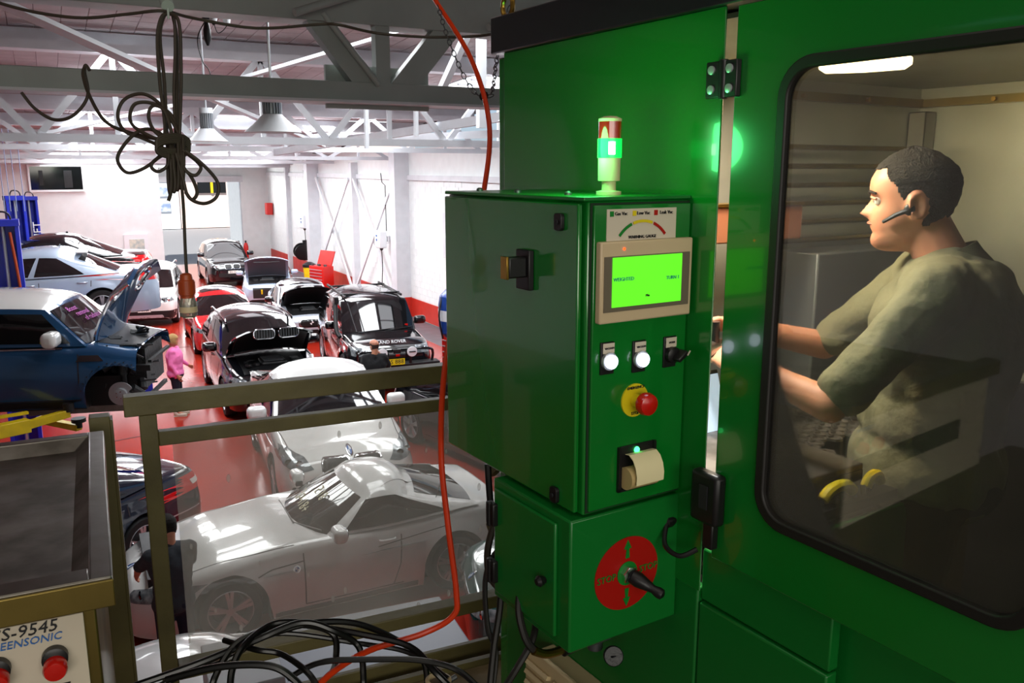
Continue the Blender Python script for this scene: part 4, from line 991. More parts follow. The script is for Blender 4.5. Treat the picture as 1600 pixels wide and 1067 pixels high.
# lift arms under it, yellow
t = thing('car_lift', 'long yellow lift arm reaching under the dark blue hatchback', 'car lift', (-.6, 9.5, 1.7), off=(-.6, 9.5, 1.7))
A0 = atd(-30, 680, 9.2); A1 = atd(45, 664, 9.6); A2 = atd(108, 645, 9.9)
obj('arm_beam', B().beam(A0, A1, .12, .15), 'yellow_paint', t, .006); obj('arm_extension', B().beam(A1 - (A1 - A0) * .1, A2, .08, .09), 'yellow_paint', t, .004); obj('arm_pad', B().cyl(A2 + Vector((0, 0, .02)), A2 + Vector((0, 0, .12)), .06), 'rubber', t)
obj('arm_brace', B().beam(A0 + Vector((0, .1, .14)), A1 + Vector((0, .1, .12)), .05, .03), 'yellow_paint', t)
t = thing('car_lift', 'short yellow lift arm with black pad above the dark saloon', 'car lift', (0, 12, 1.6), off=(0, 12, 1.6))
A0 = atd(60, 655, 11.5); A1 = atd(124, 668, 11.3); obj('arm_beam', B().beam(A0, A1, .1, .08), 'yellow_paint', t, .004); obj('arm_pad', B().lathe([(.04, 0), (.04, .07), (.09, .08), (.09, .13)], A1), 'rubber', t)
t = thing('runway_ramp', 'scuffed steel ramp plate below the front hub of the blue hatchback', 'ramp', (.9, 12.8, 1.3), off=(.9, 12.8, 1.3))
A0 = atd(60, 638, 10.6); A1 = atd(205, 630, 10.9); obj('deck', B().beam(A0, A1, .5, .05), 'engine_grey', t, .01); Cm = (A0 + A1) / 2; Cq = Cm + Vector((.9, 1.9, -.06)); obj('ramp_leg', B().beam(Cm + Vector((0, .1, -.06)), Cq, .08, .08).box((Cq.x, Cq.y, Cq.z / 2), (.12, .12, Cq.z)), 'blue_paint', t); obj('side_flange', B().beam(A0 + Vector((-.1, -.28, .03)), A1 + Vector((-.1, -.28, .03)), .03, .08), 'stainless', t)
# white coupe (z4)
c = Car('coupe_car', 'white low two-seat coupe seen through the hazy perspex panel', 2.50, 9.28, 178.5, 'paint_white', 4.36, 1.79, 1.30, 2.5, .99, .335,
    [(0, .56), (.12, .66), (.5, .76), (1.0, .85), (1.75, .93), (2.6, .94), (3.7, .99), (4.17, .98), (4.36, .8)], (2.0, 2.46, 3.09, 3.89), .66, .14, nose=.36, zmid=.46, belt_in=.07, E=.95, bul0=.36, crown=.07)
c.glass(((.07, .80),), .08, .9, (.04, .95)); c.doors(.42, -.68, None, .24); c.mirrors(2.12, 'paint_white', 1.0, .95); c.wipers()
for sg in (1, -1):
    c.seam('S', [(1.05, .60), (.75, .70), (.42, .73)], .012, sg); c.seam('S', [(.42, .74), (.42, .3)], .012, sg); c.badge('S', (.5, .66), .038, sg)
    c.seam('S', [(-.4, .72), (-1.2, .80)], .01, sg)
    c.patch('sill_trim', 'S', [(-.85, .16), (-.85, .22), (.85, .2), (.85, .15)], 'engine_grey', .006, .2, sg)
c.patch('rear_quarter_line', 'T', [(-1.05, .30), (-1.0, .33), (-.55, .52), (-.6, .5)], 'dark_line', .003)
c.lamps([(.50, .52), (.52, .62), (.72, .68), (.88, .68), (.88, .60), (.72, .53)]); c.kidneys(.46, .3, .2, .17, slats=4); c.badge('F', (0, .64), .045); c.badge('T', (1.98, 0), .045)
c.seam('T', [(2.0, .65), (1.4, .7), (.5, .78)]); c.seam('T', [(2.0, -.65), (1.4, -.7), (.5, -.78)])
c.patch('air_intake', 'F', rr(0, .28, 1.0, .12), 'dark_trim'); obj('aerial', B().tube([(-1.15, .62, .97), (-1.3, .62, 1.42)], .005, 5), 'engine_grey', c.root)
for k, (tx, yy) in enumerate((('5/18', .18), ('JbP18+', .02))):
    p = c.G('F', .68, .62 - .3 * k); q = c.G('F', .20, .62 - .3 * k) - p; up_ = c.G('F', .68, .7 - .3 * k) - p
    obj('windscreen_writing', text_b(tx, .19, p + Vector((.02, 0, .03)), -q, -up_, align='RIGHT'), mat('chalk_cream', '#cfc8a4', .7), c.root)
# black sedan right of the white crossover
c = Car('saloon_car', 'glossy black car beside the white crossover, partly hidden by the green machine', 6.48, 12.5, 281, 'paint_black', 4.4, 1.85, 1.42, 2.7, .85, .34,
    [(0, .66), (.12, .76), (.5, .84), (1.2, .95), (3, .98), (4.1, 1.0), (4.4, .85)], (1.15, 2.0, 3.1, 4.1), .72, .18)
c.glass(((.05, .42), (.46, .8))); c.doors(.75, -.25, -1.1); c.mirrors(1.65, 'paint_black', 1.04, 1.1)
for sg in (1, -1): obj('window_chrome', B().tube([c.G('L' if sg > 0 else 'S', .03 + .8 * k / 16, .93) + Vector((0, sg * .008, 0)) for k in range(17)], .012, 6), 'chrome', c.root)
c.lamps([(.5, .60), (.6, .72), (.86, .76), (.9, .64)])
# dark navy sedan below the lift, tail light showing
c = Car('saloon_car', 'dark navy saloon on the floor below the raised blue hatchback', -.86, 10.62, 216, 'paint_navy', 4.7, 1.82, 1.43, 2.76, .85, .33,
    [(0, .66), (.12, .76), (.5, .84), (1.3, .96), (3, 1.0), (4.2, 1.04), (4.55, 1.03), (4.7, .82)], (1.25, 2.15, 3.3, 4.1), .74, .18)
c.glass(((.05, .42), (.46, .8))); c.doors(.8, -.2, -1.1); c.mirrors(1.7, 'paint_navy', 1.05)
for sg in (1, -1):
    c.patch('tail_light', 'S', [(-2.33, .72), (-2.33, .94), (-2.02, .92), (-2.12, .72)], 'taillight', .006, .05, sg); c.patch('indicator_lens', 'S', [(-2.32, .79), (-2.32, .86), (-2.08, .86), (-2.12, .79)], 'plate_white', .012, .05, sg)
    c.seam('S', [(-2.3, .48), (-1.6, .5)], .016, sg, 'alloy', 'bumper_trim')
c.patch('tail_light', 'R', [(.45, .72), (.5, .92), (.9, .94), (.9, .72)], 'taillight', .006, .05, both=True)
# dark teal car, front quarter, lower right
c = Car('saloon_car', 'dark teal saloon with rounded front wing in front of the white coupe', 5.55, 6.5, 160, 'paint_teal', 4.6, 1.85, 1.42, 2.7, .85, .33,
    [(0, .68), (.12, .78), (.5, .86), (1.2, .97), (3, 1.0), (4.2, 1.0), (4.6, .8)], (1.15, 2.0, 3.2, 4.2), .72, .18, nose=.55)
c.glass(((.05, .42), (.46, .8))); c.doors(.75, -.25, -1.1); c.mirrors(1.65, 'paint_teal', 1.04)
c.lamps([(.42, .62), (.5, .72), (.8, .76), (.84, .66)]); c.patch('grille', 'F', rr(0, .6, .6, .16, .05), 'chrome'); c.badge('F', (0, .74), .04)
for sg in (1, -1): c.seam('S', [(1.9, .55), (-1.9, .6)], .02, sg, 'chrome', 'side_trim')
# pale car directly under the rail
c = Car('saloon_car', 'pale grey green saloon directly below the cable coil at the rail', .2, 5.72, 183, 'paint_white', 4.2, 1.75, 1.42, 2.5, .8, .33,
    [(0, .68), (.12, .78), (.5, .86), (1.2, .97), (3, 1.0), (3.9, 1.0), (4.2, .8)], (1.1, 1.9, 2.9, 3.9), .74, .18)
c.glass(((.05, .42), (.46, .8))); c.doors(.75, -.25, -1.1); c.mirrors(1.65, 'paint_white', 1.04); c.wipers(); c.lamps([(.5, .60), (.6, .72), (.86, .76), (.9, .64)])
# ---------------------------------------------------------------- people
def tabl(T, z):
    if z <= T[0][0]: return T[0][1]
    for (a, x), (c, y) in zip(T[:-1], T[1:]):
        if z <= c: t = (z - a) / (c - a); return x + (y - x) * t
    return T[-1][1]
HF = [(-.118, .055), (-.112, .072), (-.10, .083), (-.085, .084), (-.074, .078), (-.066, .083), (-.058, .087), (-.052, .083), (-.045, .087), (-.036, .083), (-.025, .082), (-.01, .080), (0, .079), (.012, .084), (.025, .091), (.05, .088), (.08, .072), (.10, .050), (.113, .025), (.12, .002)]
HB = [(-.118, .02), (-.10, .0), (-.08, .02), (-.06, .06), (-.03, .085), (0, .098), (.04, .104), (.07, .094), (.09, .074), (.105, .05), (.115, .024), (.12, .002)]
HW = [(-.118, .018), (-.10, .038), (-.08, .052), (-.05, .063), (-.02, .070), (.02, .074), (.05, .074), (.075, .064), (.095, .046), (.11, .026), (.12, .002)]
def headpt(th, z, grow=0):
    f, bk, w_ = tabl(HF, z), tabl(HB, z), tabl(HW, z)
    cx, sx = cos(th), sin(th)
    n_ = 2.3
    ex = (abs(cx) ** (2 / n_)) * (1 if cx > 0 else -1); ey = (abs(sx) ** (2 / n_)) * (1 if sx > 0 else -1)
    x = ex * (f if cx > 0 else bk); y = ey * w_
    if cx > 0:
        g = math.exp(-(y / .011) ** 2)
        if -.042 < z < .012: x += g * .030 * (max(0, (.012 - z)) / .042 if z > -.030 else max(0, (z + .044) / .014))
        g2 = math.exp(-((abs(y) - .012) / .008) ** 2 - ((z + .030) / .008) ** 2); x += .010 * g2
        x -= .013 * math.exp(-((abs(y) - .031) / .014) ** 2 - ((z - .0) / .011) ** 2)
        x += .004 * math.exp(-((abs(y) - .045) / .015) ** 2 - ((z + .03) / .015) ** 2)
    p = Vector((x, y, z))
    if grow: p = p * (1 + grow / max(.05, p.length))
    return p
def headmesh(b, T, n=72, m=64):
    vs = []; fs = []
    for i in range(m + 1):
        z = -.118 + .238 * i / m
        for k in range(n):
            vs.append(T @ headpt(2 * pi * k / n, z))
    for i in range(m):
        for k in range(n): a = i * n + k; c_ = i * n + (k + 1) % n; fs.append((a, c_, c_ + n, a + n))
    fs.append(list(range(n))[::-1]); fs.append([m * n + k for k in range(n)])
    b.add(vs, fs)
def hairmesh(T, line, grow=.006, n=120, m=70, zmin=-.07):
    # line(th)-> z above which there is hair
    b = B(); vs = []; fs = []; keep = {}
    for q, gr in enumerate((grow, -.004)):
        for i in range(m + 1):
            z = zmin + (.12 - zmin) * i / m
            for k in range(n): vs.append(T @ headpt(2 * pi * k / n, z, gr + (.003 * noise.noise(Vector((k * .35, i * .35, 0))) if q == 0 else 0)))
    N_ = (m + 1) * n
    def has(i, k):
        if not 0 <= i < m: return False
        z = zmin + (.12 - zmin) * (i + .5) / m; l = line(((k + .5) % n) / n * 2 * pi)
        return z > l if not isinstance(l, tuple) else l[0] < z < l[1]
    for i in range(m):
        for k in range(n):
            if not has(i, k): continue
            a = i * n + k; c_ = i * n + (k + 1) % n; fs.append((a, c_, c_ + n, a + n)); fs.append((N_ + a, N_ + a + n, N_ + c_ + n, N_ + c_))
            for (ii, kk, e0, e1) in ((i - 1, k, a, c_), (i, k - 1, a, a + n), (i, k + 1, c_, c_ + n), (i + 1, k, a + n, c_ + n)):
                if not has(ii, kk % n) and not (ii >= m): fs.append((e0, e1, e1 + N_, e0 + N_))
    b.add(vs, fs); return b
def remesh(name, b, m, parent, vox, smooth=4, fac=.5, solid=True):
    o = obj(name, b, m, parent, ang=180)
    md = o.modifiers.new('voxel', 'REMESH'); md.mode = 'VOXEL'; md.voxel_size = vox; md.use_smooth_shade = True
    ms = o.modifiers.new('smooth', 'SMOOTH'); ms.factor = fac; ms.iterations = smooth
    return o
def hand(b, wr, d, nrm, s=1.0, curl=.5, thumb=1):
    # wr wrist, d direction of the hand, nrm palm normal (towards which fingers curl)
    d = Vector(d).normalized(); nrm = Vector(nrm); nrm = (nrm - d * nrm.dot(d)).normalized(); sd = d.cross(nrm)
    R_ = Matrix((d, sd, nrm)).transposed()
    b.ell(wr + d * .045 * s, (.052 * s, .040 * s, .017 * s), R_)
    for k in range(4):
        off = (k - 1.5) * .019 * s; ln = (.036, .042, .040, .031)[k] * s; p = wr + d * .085 * s + sd * off * thumb
        a = 0; q = p
        for j in range(3):
            a += curl * (.7 if j == 0 else 1); dd = d * cos(a) + nrm * sin(a); q2 = q + dd * ln * (1 - .22 * j); b.capsule(q, q2, (.0088 - .0008 * j) * s, (.0082 - .001 * j) * s, 8); q = q2
    p = wr + d * .03 * s - sd * .03 * s * thumb; q = p + (d * .6 - sd * .6 * thumb + nrm * .45) * .042 * s; r_ = q + (d * .85 + nrm * .5) * .032 * s
    b.capsule(p, q, .013 * s, .011 * s, 8); b.capsule(q, r_, .0105 * s, .009 * s, 8)
def person(label, loc, head, J, skin_vox, shirt, trouser, hair, hairline, sleeves='short', shoe='black_cloth', pitch=0, turn=0, fem=False, scale=1, hg=.006):
    t = thing('person', label, 'person', loc, radians(head)); g = lambda k: Vector(J[k])
    nk, hd = g('neck'), g('head')
    T = Matrix.Translation(hd) @ Matrix.Rotation(turn, 4, 'Z') @ Matrix.Rotation(pitch, 4, 'Y')
    b = B(); headmesh(b, T); b.capsule(nk - Vector((.01, 0, .06)), hd + T.to_3x3() @ Vector((-.03, 0, -.05)), .062 if not fem else .05, .054 if not fem else .046)
    for sg in (1, -1):
        e = T @ Vector((-.012, sg * .072, -.012)); ro = T.to_3x3() @ Euler((0, .15, sg * .35)).to_matrix()
        # ear: rim plus lobe
        pts = [e + ro @ Vector((.016 * cos(a), sg * .006, .029 * sin(a))) for a in [2 * pi * k / 12 for k in range(13)]]
        b.tube(pts, .0055, 6); b.ell(e, (.012, .004, .022), ro); b.ell(e + ro @ Vector((.006, sg * .004, -.024)), (.008, .005, .009), ro)
    ch, wa, pe = g('chest'), g('waist'), g('pelvis'); 
    sh = {1: g('shl'), -1: g('shr')}; el = {1: g('ell'), -1: g('elr')}; wr = {1: g('wrl'), -1: g('wrr')}; hp = {1: g('hil'), -1: g('hir')}; kn = {1: g('knl'), -1: g('knr')}; an = {1: g('anl'), -1: g('anr')}
    w_ = J.get('w', 1.0); dp = J.get('d', 1.0)
    def torso(b, e):
        b.ell(ch, (.115 * dp + e, .165 * w_ + e, .17 + e)); b.ell(ch + Vector((.0, 0, .10)), (.085 * dp + e, .16 * w_ + e, .08 + e)); b.ell(wa, (.105 * dp + e, .145 * w_ + e, .15 + e)); b.ell(pe, (.115 * dp + e, .165 * w_ + e, .13 + e))
        if fem: b.ell(ch + Vector((.07, .06, -.02)), (.06 + e, .07, .07)); b.ell(ch + Vector((.07, -.06, -.02)), (.06 + e, .07, .07))
        b.ell((ch + wa) / 2 + Vector((.0, 0, 0)), (.108 * dp + e, .15 * w_ + e, .12 + e))
        b.capsule(sh[1], sh[-1], .06 + e, .06 + e); b.capsule(nk - Vector((0, 0, .04)), sh[1] + Vector((0, 0, .005)), .055 + e, .055 + e); b.capsule(nk - Vector((0, 0, .04)), sh[-1] + Vector((0, 0, .005)), .055 + e, .055 + e)
    torso(b, -.006)
    for s in (1, -1):
        b.capsule(sh[s], el[s], .050, .040); b.capsule(el[s], wr[s], .040, .027); hand(b, wr[s], J.get('hd%d' % s, (wr[s] - el[s])), J.get('hn%d' % s, (0, -s, 0)), 1.0, J.get('curl', .35), s)
        b.capsule(hp[s], kn[s], .08, .055); b.capsule(kn[s], an[s], .054, .036); b.capsule(an[s], an[s] + Vector((.14, 0, -.05)), .035, .03)
    remesh('body', b, 'skin', t, skin_vox, 3)
    # shirt
    b = B(); torso(b, .014); 
    for s in (1, -1):
        if sleeves == 'short': q = lerp(sh[s], el[s], .82); b.capsule(sh[s], q, .068, .062)
        else: b.capsule(sh[s], el[s], .064, .052); q = lerp(el[s], wr[s], .93); b.capsule(el[s], q, .05, .036)
    if J.get('hem'): b.capsule(pe + Vector((0, .07, 0)), pe + Vector((0, -.07, 0)), .13, .13)
    sh_ = remesh('shirt', b, shirt, t, skin_vox * 1.2, 5, .6)
    tx = bpy.data.textures.get('folds') or bpy.data.textures.new('folds', 'CLOUDS'); tx.noise_scale = .09; tx.noise_depth = 1
    dm = sh_.modifiers.new('folds', 'DISPLACE'); dm.texture = tx; dm.strength = .022; dm.mid_level = .5; dm.texture_coords = 'LOCAL'
    # collar
    k_ = .9 if fem else 1.0; cl = B(); cl.lathe([(.088 * k_, -.03), (.076 * k_, .0), (.070 * k_, .024), (.064 * k_, .024), (.068 * k_, -.02)], nk + Vector((.006, 0, -.01)), (hd - nk) + Vector((0, 0, .1)), 20); obj('collar', cl, shirt, sh_)
    b = B(); b.ell(pe + Vector((0, 0, -.02)), (.125 * dp, .172 * w_, .12))
    for s in (1, -1):
        b.capsule(hp[s], kn[s], .092, .068); b.capsule(kn[s], an[s] + Vector((0, 0, .03)), .066, .05)
    remesh('trousers', b, trouser, t, skin_vox * 1.4, 4)
    for s in (1, -1):
        b = B(); a = an[s]; b.ell(a + Vector((.06, 0, -.055)), (.13, .048, .045)); b.ell(a + Vector((-.02, 0, -.02)), (.055, .042, .06)); b.box(a + Vector((.055, 0, -.085)), (.25, .085, .02)); obj('shoe', b, shoe, t, ang=60)
    h = obj('hair', hairmesh(T, hairline, hg), hair, t, ang=80)
    for sg in (1, -1):
        e = T @ Vector((.0672, sg * .031, .0)); eye = obj('eye', B().ell(e, .0112), 'eye_white', t, ang=80)
        obj('iris', B().ell(e + T.to_3x3() @ Vector((.0078, 0, 0)), (.0045, .0055, .0055)), 'ink', eye)
        obj('eyebrow', B().tube([T @ Vector((.089, sg * .014, .018)), T @ Vector((.088, sg * .032, .023)), T @ Vector((.074, sg * .050, .018))], .0030, 6), hair, t)
        obj('eyelid', B().tube([T @ Vector((.080, sg * .018, .006)), T @ Vector((.084, sg * .031, .0095)), T @ Vector((.073, sg * .045, .005))], .003, 6), 'skin', eye)
    obj('lips', B().tube([T @ Vector((.078, -.022, -.053)), T @ Vector((.088, -.008, -.051)), T @ Vector((.0885, .008, -.051)), T @ Vector((.078, .022, -.053))], .0042, 6), 'lip', t)
    return t, T
def base(h=1.75, **k):
    s = h / 1.75
    J = dict(neck=(-.02, 0, 1.47), head=(.0, 0, 1.63), chest=(0, 0, 1.27), waist=(0, 0, 1.08), pelvis=(0, 0, .93), shl=(0, .17, 1.41), shr=(0, -.17, 1.41), ell=(-.02, .25, 1.12), elr=(-.02, -.25, 1.12), wrl=(.04, .27, .88), wrr=(.04, -.27, .88),
             hil=(0, .09, .88), hir=(0, -.09, .88), knl=(.02, .10, .49), knr=(.02, -.10, .49), anl=(0, .10, .09), anr=(0, -.10, .09))
    for q in J:
        J[q] = tuple(x * s if i == 2 else x * (s * .5 + .5) for i, x in enumerate(J[q]))
    J.update(k); return J
short = lambda th: (.035 + (.045 if cos(th) > .3 else 0) - (.10 if cos(th) < -.2 else 0) - (.03 if -.2 <= cos(th) <= .3 else 0))
bald = lambda th: ((-.0, .045) if .2 > cos(th) > -.3 else ((-.06, .03) if cos(th) <= -.3 else (.2, .2)))
bob = lambda th: (.045 if cos(th) > .45 else -.065)
# woman in pink
person('woman with short blonde hair, pink long-sleeved top and navy trousers', (1.95, 17.5, 0), -20, base(1.62, ell=(.02, .27, 1.08), wrl=(.16, .40, .92), elr=(-.02, -.22, 1.06), wrr=(.08, -.2, .85), w=1.3, d=1.3), .016,
       'pink_knit', 'navy_cloth', 'hair_blonde', bob, 'long', 'beige_label', 0, .3, True, hg=.016)
# bald man in black seen from behind
person('man with a bald crown in a black top, seen from behind', (5.02, 14.55, 0), 75, base(1.76, elr=(.12, -.27, 1.2), wrr=(.26, -.12, 1.42), w=1.25, d=1.2), .016, 'black_cloth', 'dark_trouser', 'hair_brown', bald, 'short', 'black_cloth', .0, .5)
# man at the white coupe
person('man with dark hair in a charcoal shirt leaning over the white coupe nose', (.70, 7.82, 0), 100, base(1.72, ell=(.24, .22, 1.2), wrl=(.42, .20, 1.05), elr=(.20, -.24, 1.16), wrr=(.40, -.2, .98), head=(.08, -.02, 1.60), neck=(.04, 0, 1.45), w=1.15, d=1.1), .014,
       'charcoal_cloth', 'navy_cloth', 'hair_dark', short, 'short', 'black_cloth', .25, 0)
# ---------------------------------------------------------------- machine frame
MR = radians(3.9)
def MW(v, u, z):      # machine plan coordinates -> hall
    return Vector((v * cos(MR) - u * sin(MR), v * sin(MR) + u * cos(MR), z))
def mthing(name, label, cat, v, u, z, group=None):
    return thing(name, label, cat, MW(v, u, z), MR, group, off=(v, u, z))
# worker in the cabin
W0 = MW(1.87, 1.17, 3.2)
Jw = dict(neck=(-.06, 0, 1.40), head=(.035, 0, 1.527), chest=(-.07, 0, 1.22), waist=(-.05, 0, 1.03), pelvis=(-.05, 0, .90), shl=(-.03, .185, 1.33), shr=(0, -.17, 1.33), ell=(.16, .27, 1.09), elr=(.22, -.26, 1.12),
          wrl=(.37, .13, 1.13), wrr=(.42, -.05, 1.19), hil=(-.05, .09, .85), hir=(-.05, -.09, .85), knl=(-.02, .1, .46), knr=(-.02, -.1, .46), anl=(-.05, .1, .09), anr=(-.05, -.1, .09), w=1.16, d=1.42, hem=1, curl=.5)
Jw['hn1'] = (0, -.6, -.8); Jw['hn-1'] = (0, .6, -.8)
wk, TW = person('man with cropped dark hair in khaki shirt working inside the green machine', W0, 127, Jw, .0062, 'khaki_cloth', 'dark_trouser', 'hair_dark', lambda th: tabl([(-1, -.058), (-.35, -.055), (-.2, -.02), (.0, -.008), (.15, .0), (.3, .038), (.5, .050), (.65, .075), (1, .070)], cos(th)) + .004 * noise.noise(Vector((th * 14, 0, 0))), 'short', 'black_cloth', .03, 0, hg=.0022)
eb = B(); e0 = TW @ Vector((.002, .079, -.018)); eb.ell(e0, (.012, .006, .014)); eb.tube([e0, TW @ Vector((.030, .079, -.030)), TW @ Vector((.056, .070, -.046))], .0045, 8, rs=[.006, .005, .004]); obj('earpiece', eb, 'black_plastic', wk)
t = thing('hand_tool', 'small steel tool in the hands of the man in the machine', 'tool', W0 + Matrix.Rotation(radians(127), 3, 'Z') @ Vector((.46, .06, 1.13)), radians(127))
obj('barrel', B().lathe([(.018, -.05), (.022, -.02), (.022, .04), (.012, .06)], (0, 0, .02), (.3, 1, 0)), 'stainless', t); obj('grip', B().cyl((0, 0, 0), (.0, 0, .09), .014), 'black_plastic', t)
# ---------------------------------------------------------------- green machine
mc = mthing('washing_machine', 'large glossy green industrial parts washing machine with control cabinet and windowed door', 'machine', 1.4, 1.4, 3.2)
G1, G2 = 'machine_green', 'machine_green2'
o = obj('front_panel', B().bb((1.115, 1.090, 4.0), (1.119, 1.80, 5.067)), G1, mc, .004)
obj('corner_post', B().bb((1.125, 1.80, 3.2), (1.17, 1.84, 5.06)), G1, mc, .004)
obj('lower_panel', B().bb((1.122, 1.10, 3.2), (1.15, 1.80, 4.0)), G2, mc, .004)
obj('lower_panel', B().bb((1.122, .80, 3.2), (1.15, 1.095, 3.975)), G2, mc, .004)
obj('upper_strip', B().bb((1.126, .80, 3.98), (1.15, 1.095, 4.085)), G2, mc, .003)
obj('lower_panel', B().bb((1.122, .0, 3.2), (1.15, .60, 4.0)), G2, mc, .004)
obj('black_recess', B().bb((1.20, .55, 3.2), (1.25, .82, 4.08)), 'black_plastic', mc)
obj('side_wall', B().bb((1.15, 1.80, 3.2), (2.9, 1.83, 5.067)), G2, mc, .003)
obj('front_panel', B().bb((1.115, -.5, 3.2), (1.15, .40, 5.067)), G1, mc, .004)
obj('top_cover', B().bb((1.105, -.5, 5.067), (2.9, 1.845, 5.15)), 'black_paint', mc, .003)
obj('lower_green_sill', B().bb((1.16, .3, 3.2), (1.19, 1.09, 4.12)), G2, mc, .003)
# interior
inn = obj('inner_wall', B().bb((1.2, 1.76, 3.2), (2.75, 1.79, 5.06)), 'cabin_wall', mc); obj('inner_wall', B().bb((2.72, -.5, 3.2), (2.75, 1.78, 5.06)), 'cabin_wall', mc)
obj('inner_ceiling', B().bb((1.16, -.5, 5.055), (2.74, 1.78, 5.064)), 'cabin_wall', mc)
obj('inner_end_wall', B().bb((1.16, -.5, 3.2), (2.74, -.47, 5.06)), 'stainless', mc)
obj('inner_floor', B().bb((1.19, -.47, 3.2), (2.74, 1.76, 3.24)), 'black_plastic', mc)
obj('lower_wall_dark', B().bb((2.69, -.46, 3.24), (2.718, 1.7, 4.15)), 'black_plastic', mc)  # black sheet added so the lower inner wall reads dark
lg = obj('wall_ledge', B().bb((1.2, 1.735, 4.995), (2.72, 1.76, 5.02)).bb((2.695, -.4, 4.995), (2.72, 1.74, 5.02)), 'brushed_gold', mc)
for v in (1.5, 1.8, 2.1, 2.4): obj('bolt', B().cyl((v, 1.735, 5.007), (v, 1.725, 5.007), .007, n=8), 'brass', lg)
for u in (1.5, 1.2, .9): obj('bolt', B().cyl((2.695, u, 5.007), (2.685, u, 5.007), .007, n=8), 'brass', lg)
obj('corner_strip', B().bb((2.66, 1.70, 3.3), (2.72, 1.76, 4.98)), 'stainless', mc, .004)
for k in range(6): obj('wall_pipe', B().cyl((1.95, 1.72, 4.86 - .055 * k), (2.6, 1.72, 4.86 - .055 * k), .008, n=8), 'brushed_gold', mc)
obj('wall_locker', B().bb((2.05, 1.60, 3.6), (2.5, 1.74, 4.56)), mat('inner_grey', '#6b6c6c', .4, metal=.5), mc, .006)
obj('red_panel', B().bb((2.12, 1.585, 4.28), (2.4, 1.60, 4.38)), mat('dull_red', '#6a2418', .5), mc)
obj('light_box', B().bb((1.2, 1.60, 4.605), (1.97, 1.66, 4.70)), mat('copper', '#9a5f42', .35, metal=.3), mc, .004)
obj('light_box_lip', B().bb((1.2, 1.595, 4.70), (1.97, 1.66, 4.708)), 'brass', mc)
lp = obj('cabin_lamp', B().lathe([(.008, -.10), (.018, -.085), (.02, 0), (.018, .085), (.008, .10)], (1.78, 1.30, 5.035), (-.5, 1, 0)), 'warm_lamp', mc); obj('lamp_base', B().box((1.78, 1.30, 5.056), (.14, .30, .01)), 'beige_metal', mc)
la = bpy.data.lights.new('cabin_fill', 'AREA'); la.shape = 'RECTANGLE'; la.size = .1; la.size_y = .35; la.energy = 21; la.color = (1, .86, .6)
lo = bpy.data.objects.new('cabin_fill', la); COL.objects.link(lo); lo.location = MW(1.58, 1.50, 5.0); lo.rotation_euler = (MW(1.87, 1.2, 4.4) - MW(1.58, 1.50, 5.0)).to_track_quat('-Z', 'Y').to_euler()  # cabin lamp's light, set off the fixture to reach the worker's face
lc = bpy.data.lights.new('cabin_fill', 'AREA'); lc.shape = 'RECTANGLE'; lc.size = .1; lc.size_y = .3; lc.energy = 14; lc.color = (.95, .97, 1)
lq = bpy.data.objects.new('cabin_fill', lc); COL.objects.link(lq); lq.location = MW(1.35, 1.40, 5.02); lq.rotation_euler = (0, 0, MR)  # added cool fill that brightens the inner wall, no second fixture
# work tray and perforated deck
tr = obj('work_tray', B().bb((1.2, 1.14, 3.98), (1.66, 1.60, 4.0)), 'tray_steel', mc)
obj('tray_top', B().bb((1.2, 1.14, 4.125), (1.67, 1.50, 4.14)), 'tray_steel', mc, .003)
obj('tray_side', B().bb((1.2, 1.14, 4.02), (1.67, 1.15, 4.125)).bb((1.66, 1.14, 4.02), (1.67, 1.5, 4.125)), 'tray_steel', mc)
b = B(); S = .042
for i in range(14):
    for j in range(9):
        c_ = Vector((1.62 + i * S * .87, 1.22 + j * S + (S / 2 if i % 2 else 0), 4.11)); 
        if c_.x < 1.69 and c_.y < 1.51: continue
        if (c_.x - 1.87) ** 2 + (c_.y - 1.17) ** 2 < .03: continue
        b.lathe([(.0225, 0), (.0225, .006), (.0165, .006), (.0165, 0), (.0225, 0)], c_, (0, 0, 1), 6)
tag(obj('perforated_deck', b, 'tray_steel', mc), kind='stuff')
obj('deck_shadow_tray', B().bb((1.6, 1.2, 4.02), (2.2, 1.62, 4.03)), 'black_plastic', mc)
bs = obj('tablet_screen', B().box((1.545, 1.52, 4.20), (.12, .01, .16), Matrix.Rotation(-.3, 3, 'X')), mat('tablet', '#cfe0ee', .2, emit='#bcd2ea', es=.6), mc); obj('tablet_frame', B().box((1.545, 1.527, 4.20), (.135, .008, .175), Matrix.Rotation(-.3, 3, 'X')), 'black_plastic', bs)
for k, (v, u, z, l) in enumerate(((1.53, 1.10, 4.112, .10), (1.34, 1.10, 4.10, .08), (1.66, 1.105, 4.11, .05))):
    b = B().tube(smoothpath([(v - l / 2, u, z - .008), (v - l * .3, u, z + .008), (v, u, z + .014), (v + l * .3, u, z + .010), (v + l / 2, u, z - .006)]), .013, 10); ob = obj('yellow_hose_end', b, 'yellow_paint', mc)
sh2 = obj('lower_shelf', B().bb((1.2, 1.075, 4.07), (1.74, 1.135, 4.092)), 'black_plastic', mc)
rn = random.Random(5)
for k in range(9): v_ = 1.38 + k * .033; obj('loose_fitting', B().cyl((v_, 1.09 + .02 * rn.random(), 4.092), (v_ + .004, 1.10, 4.092 + rn.uniform(.01, .022)), rn.uniform(.005, .009), n=8), 'stainless' if k % 2 else 'black_plastic', sh2)
obj('inner_green_sill', B().bb((1.3, 1.062, 3.6), (1.74, 1.074, 4.06)), 'machine_green2', mc, .004)
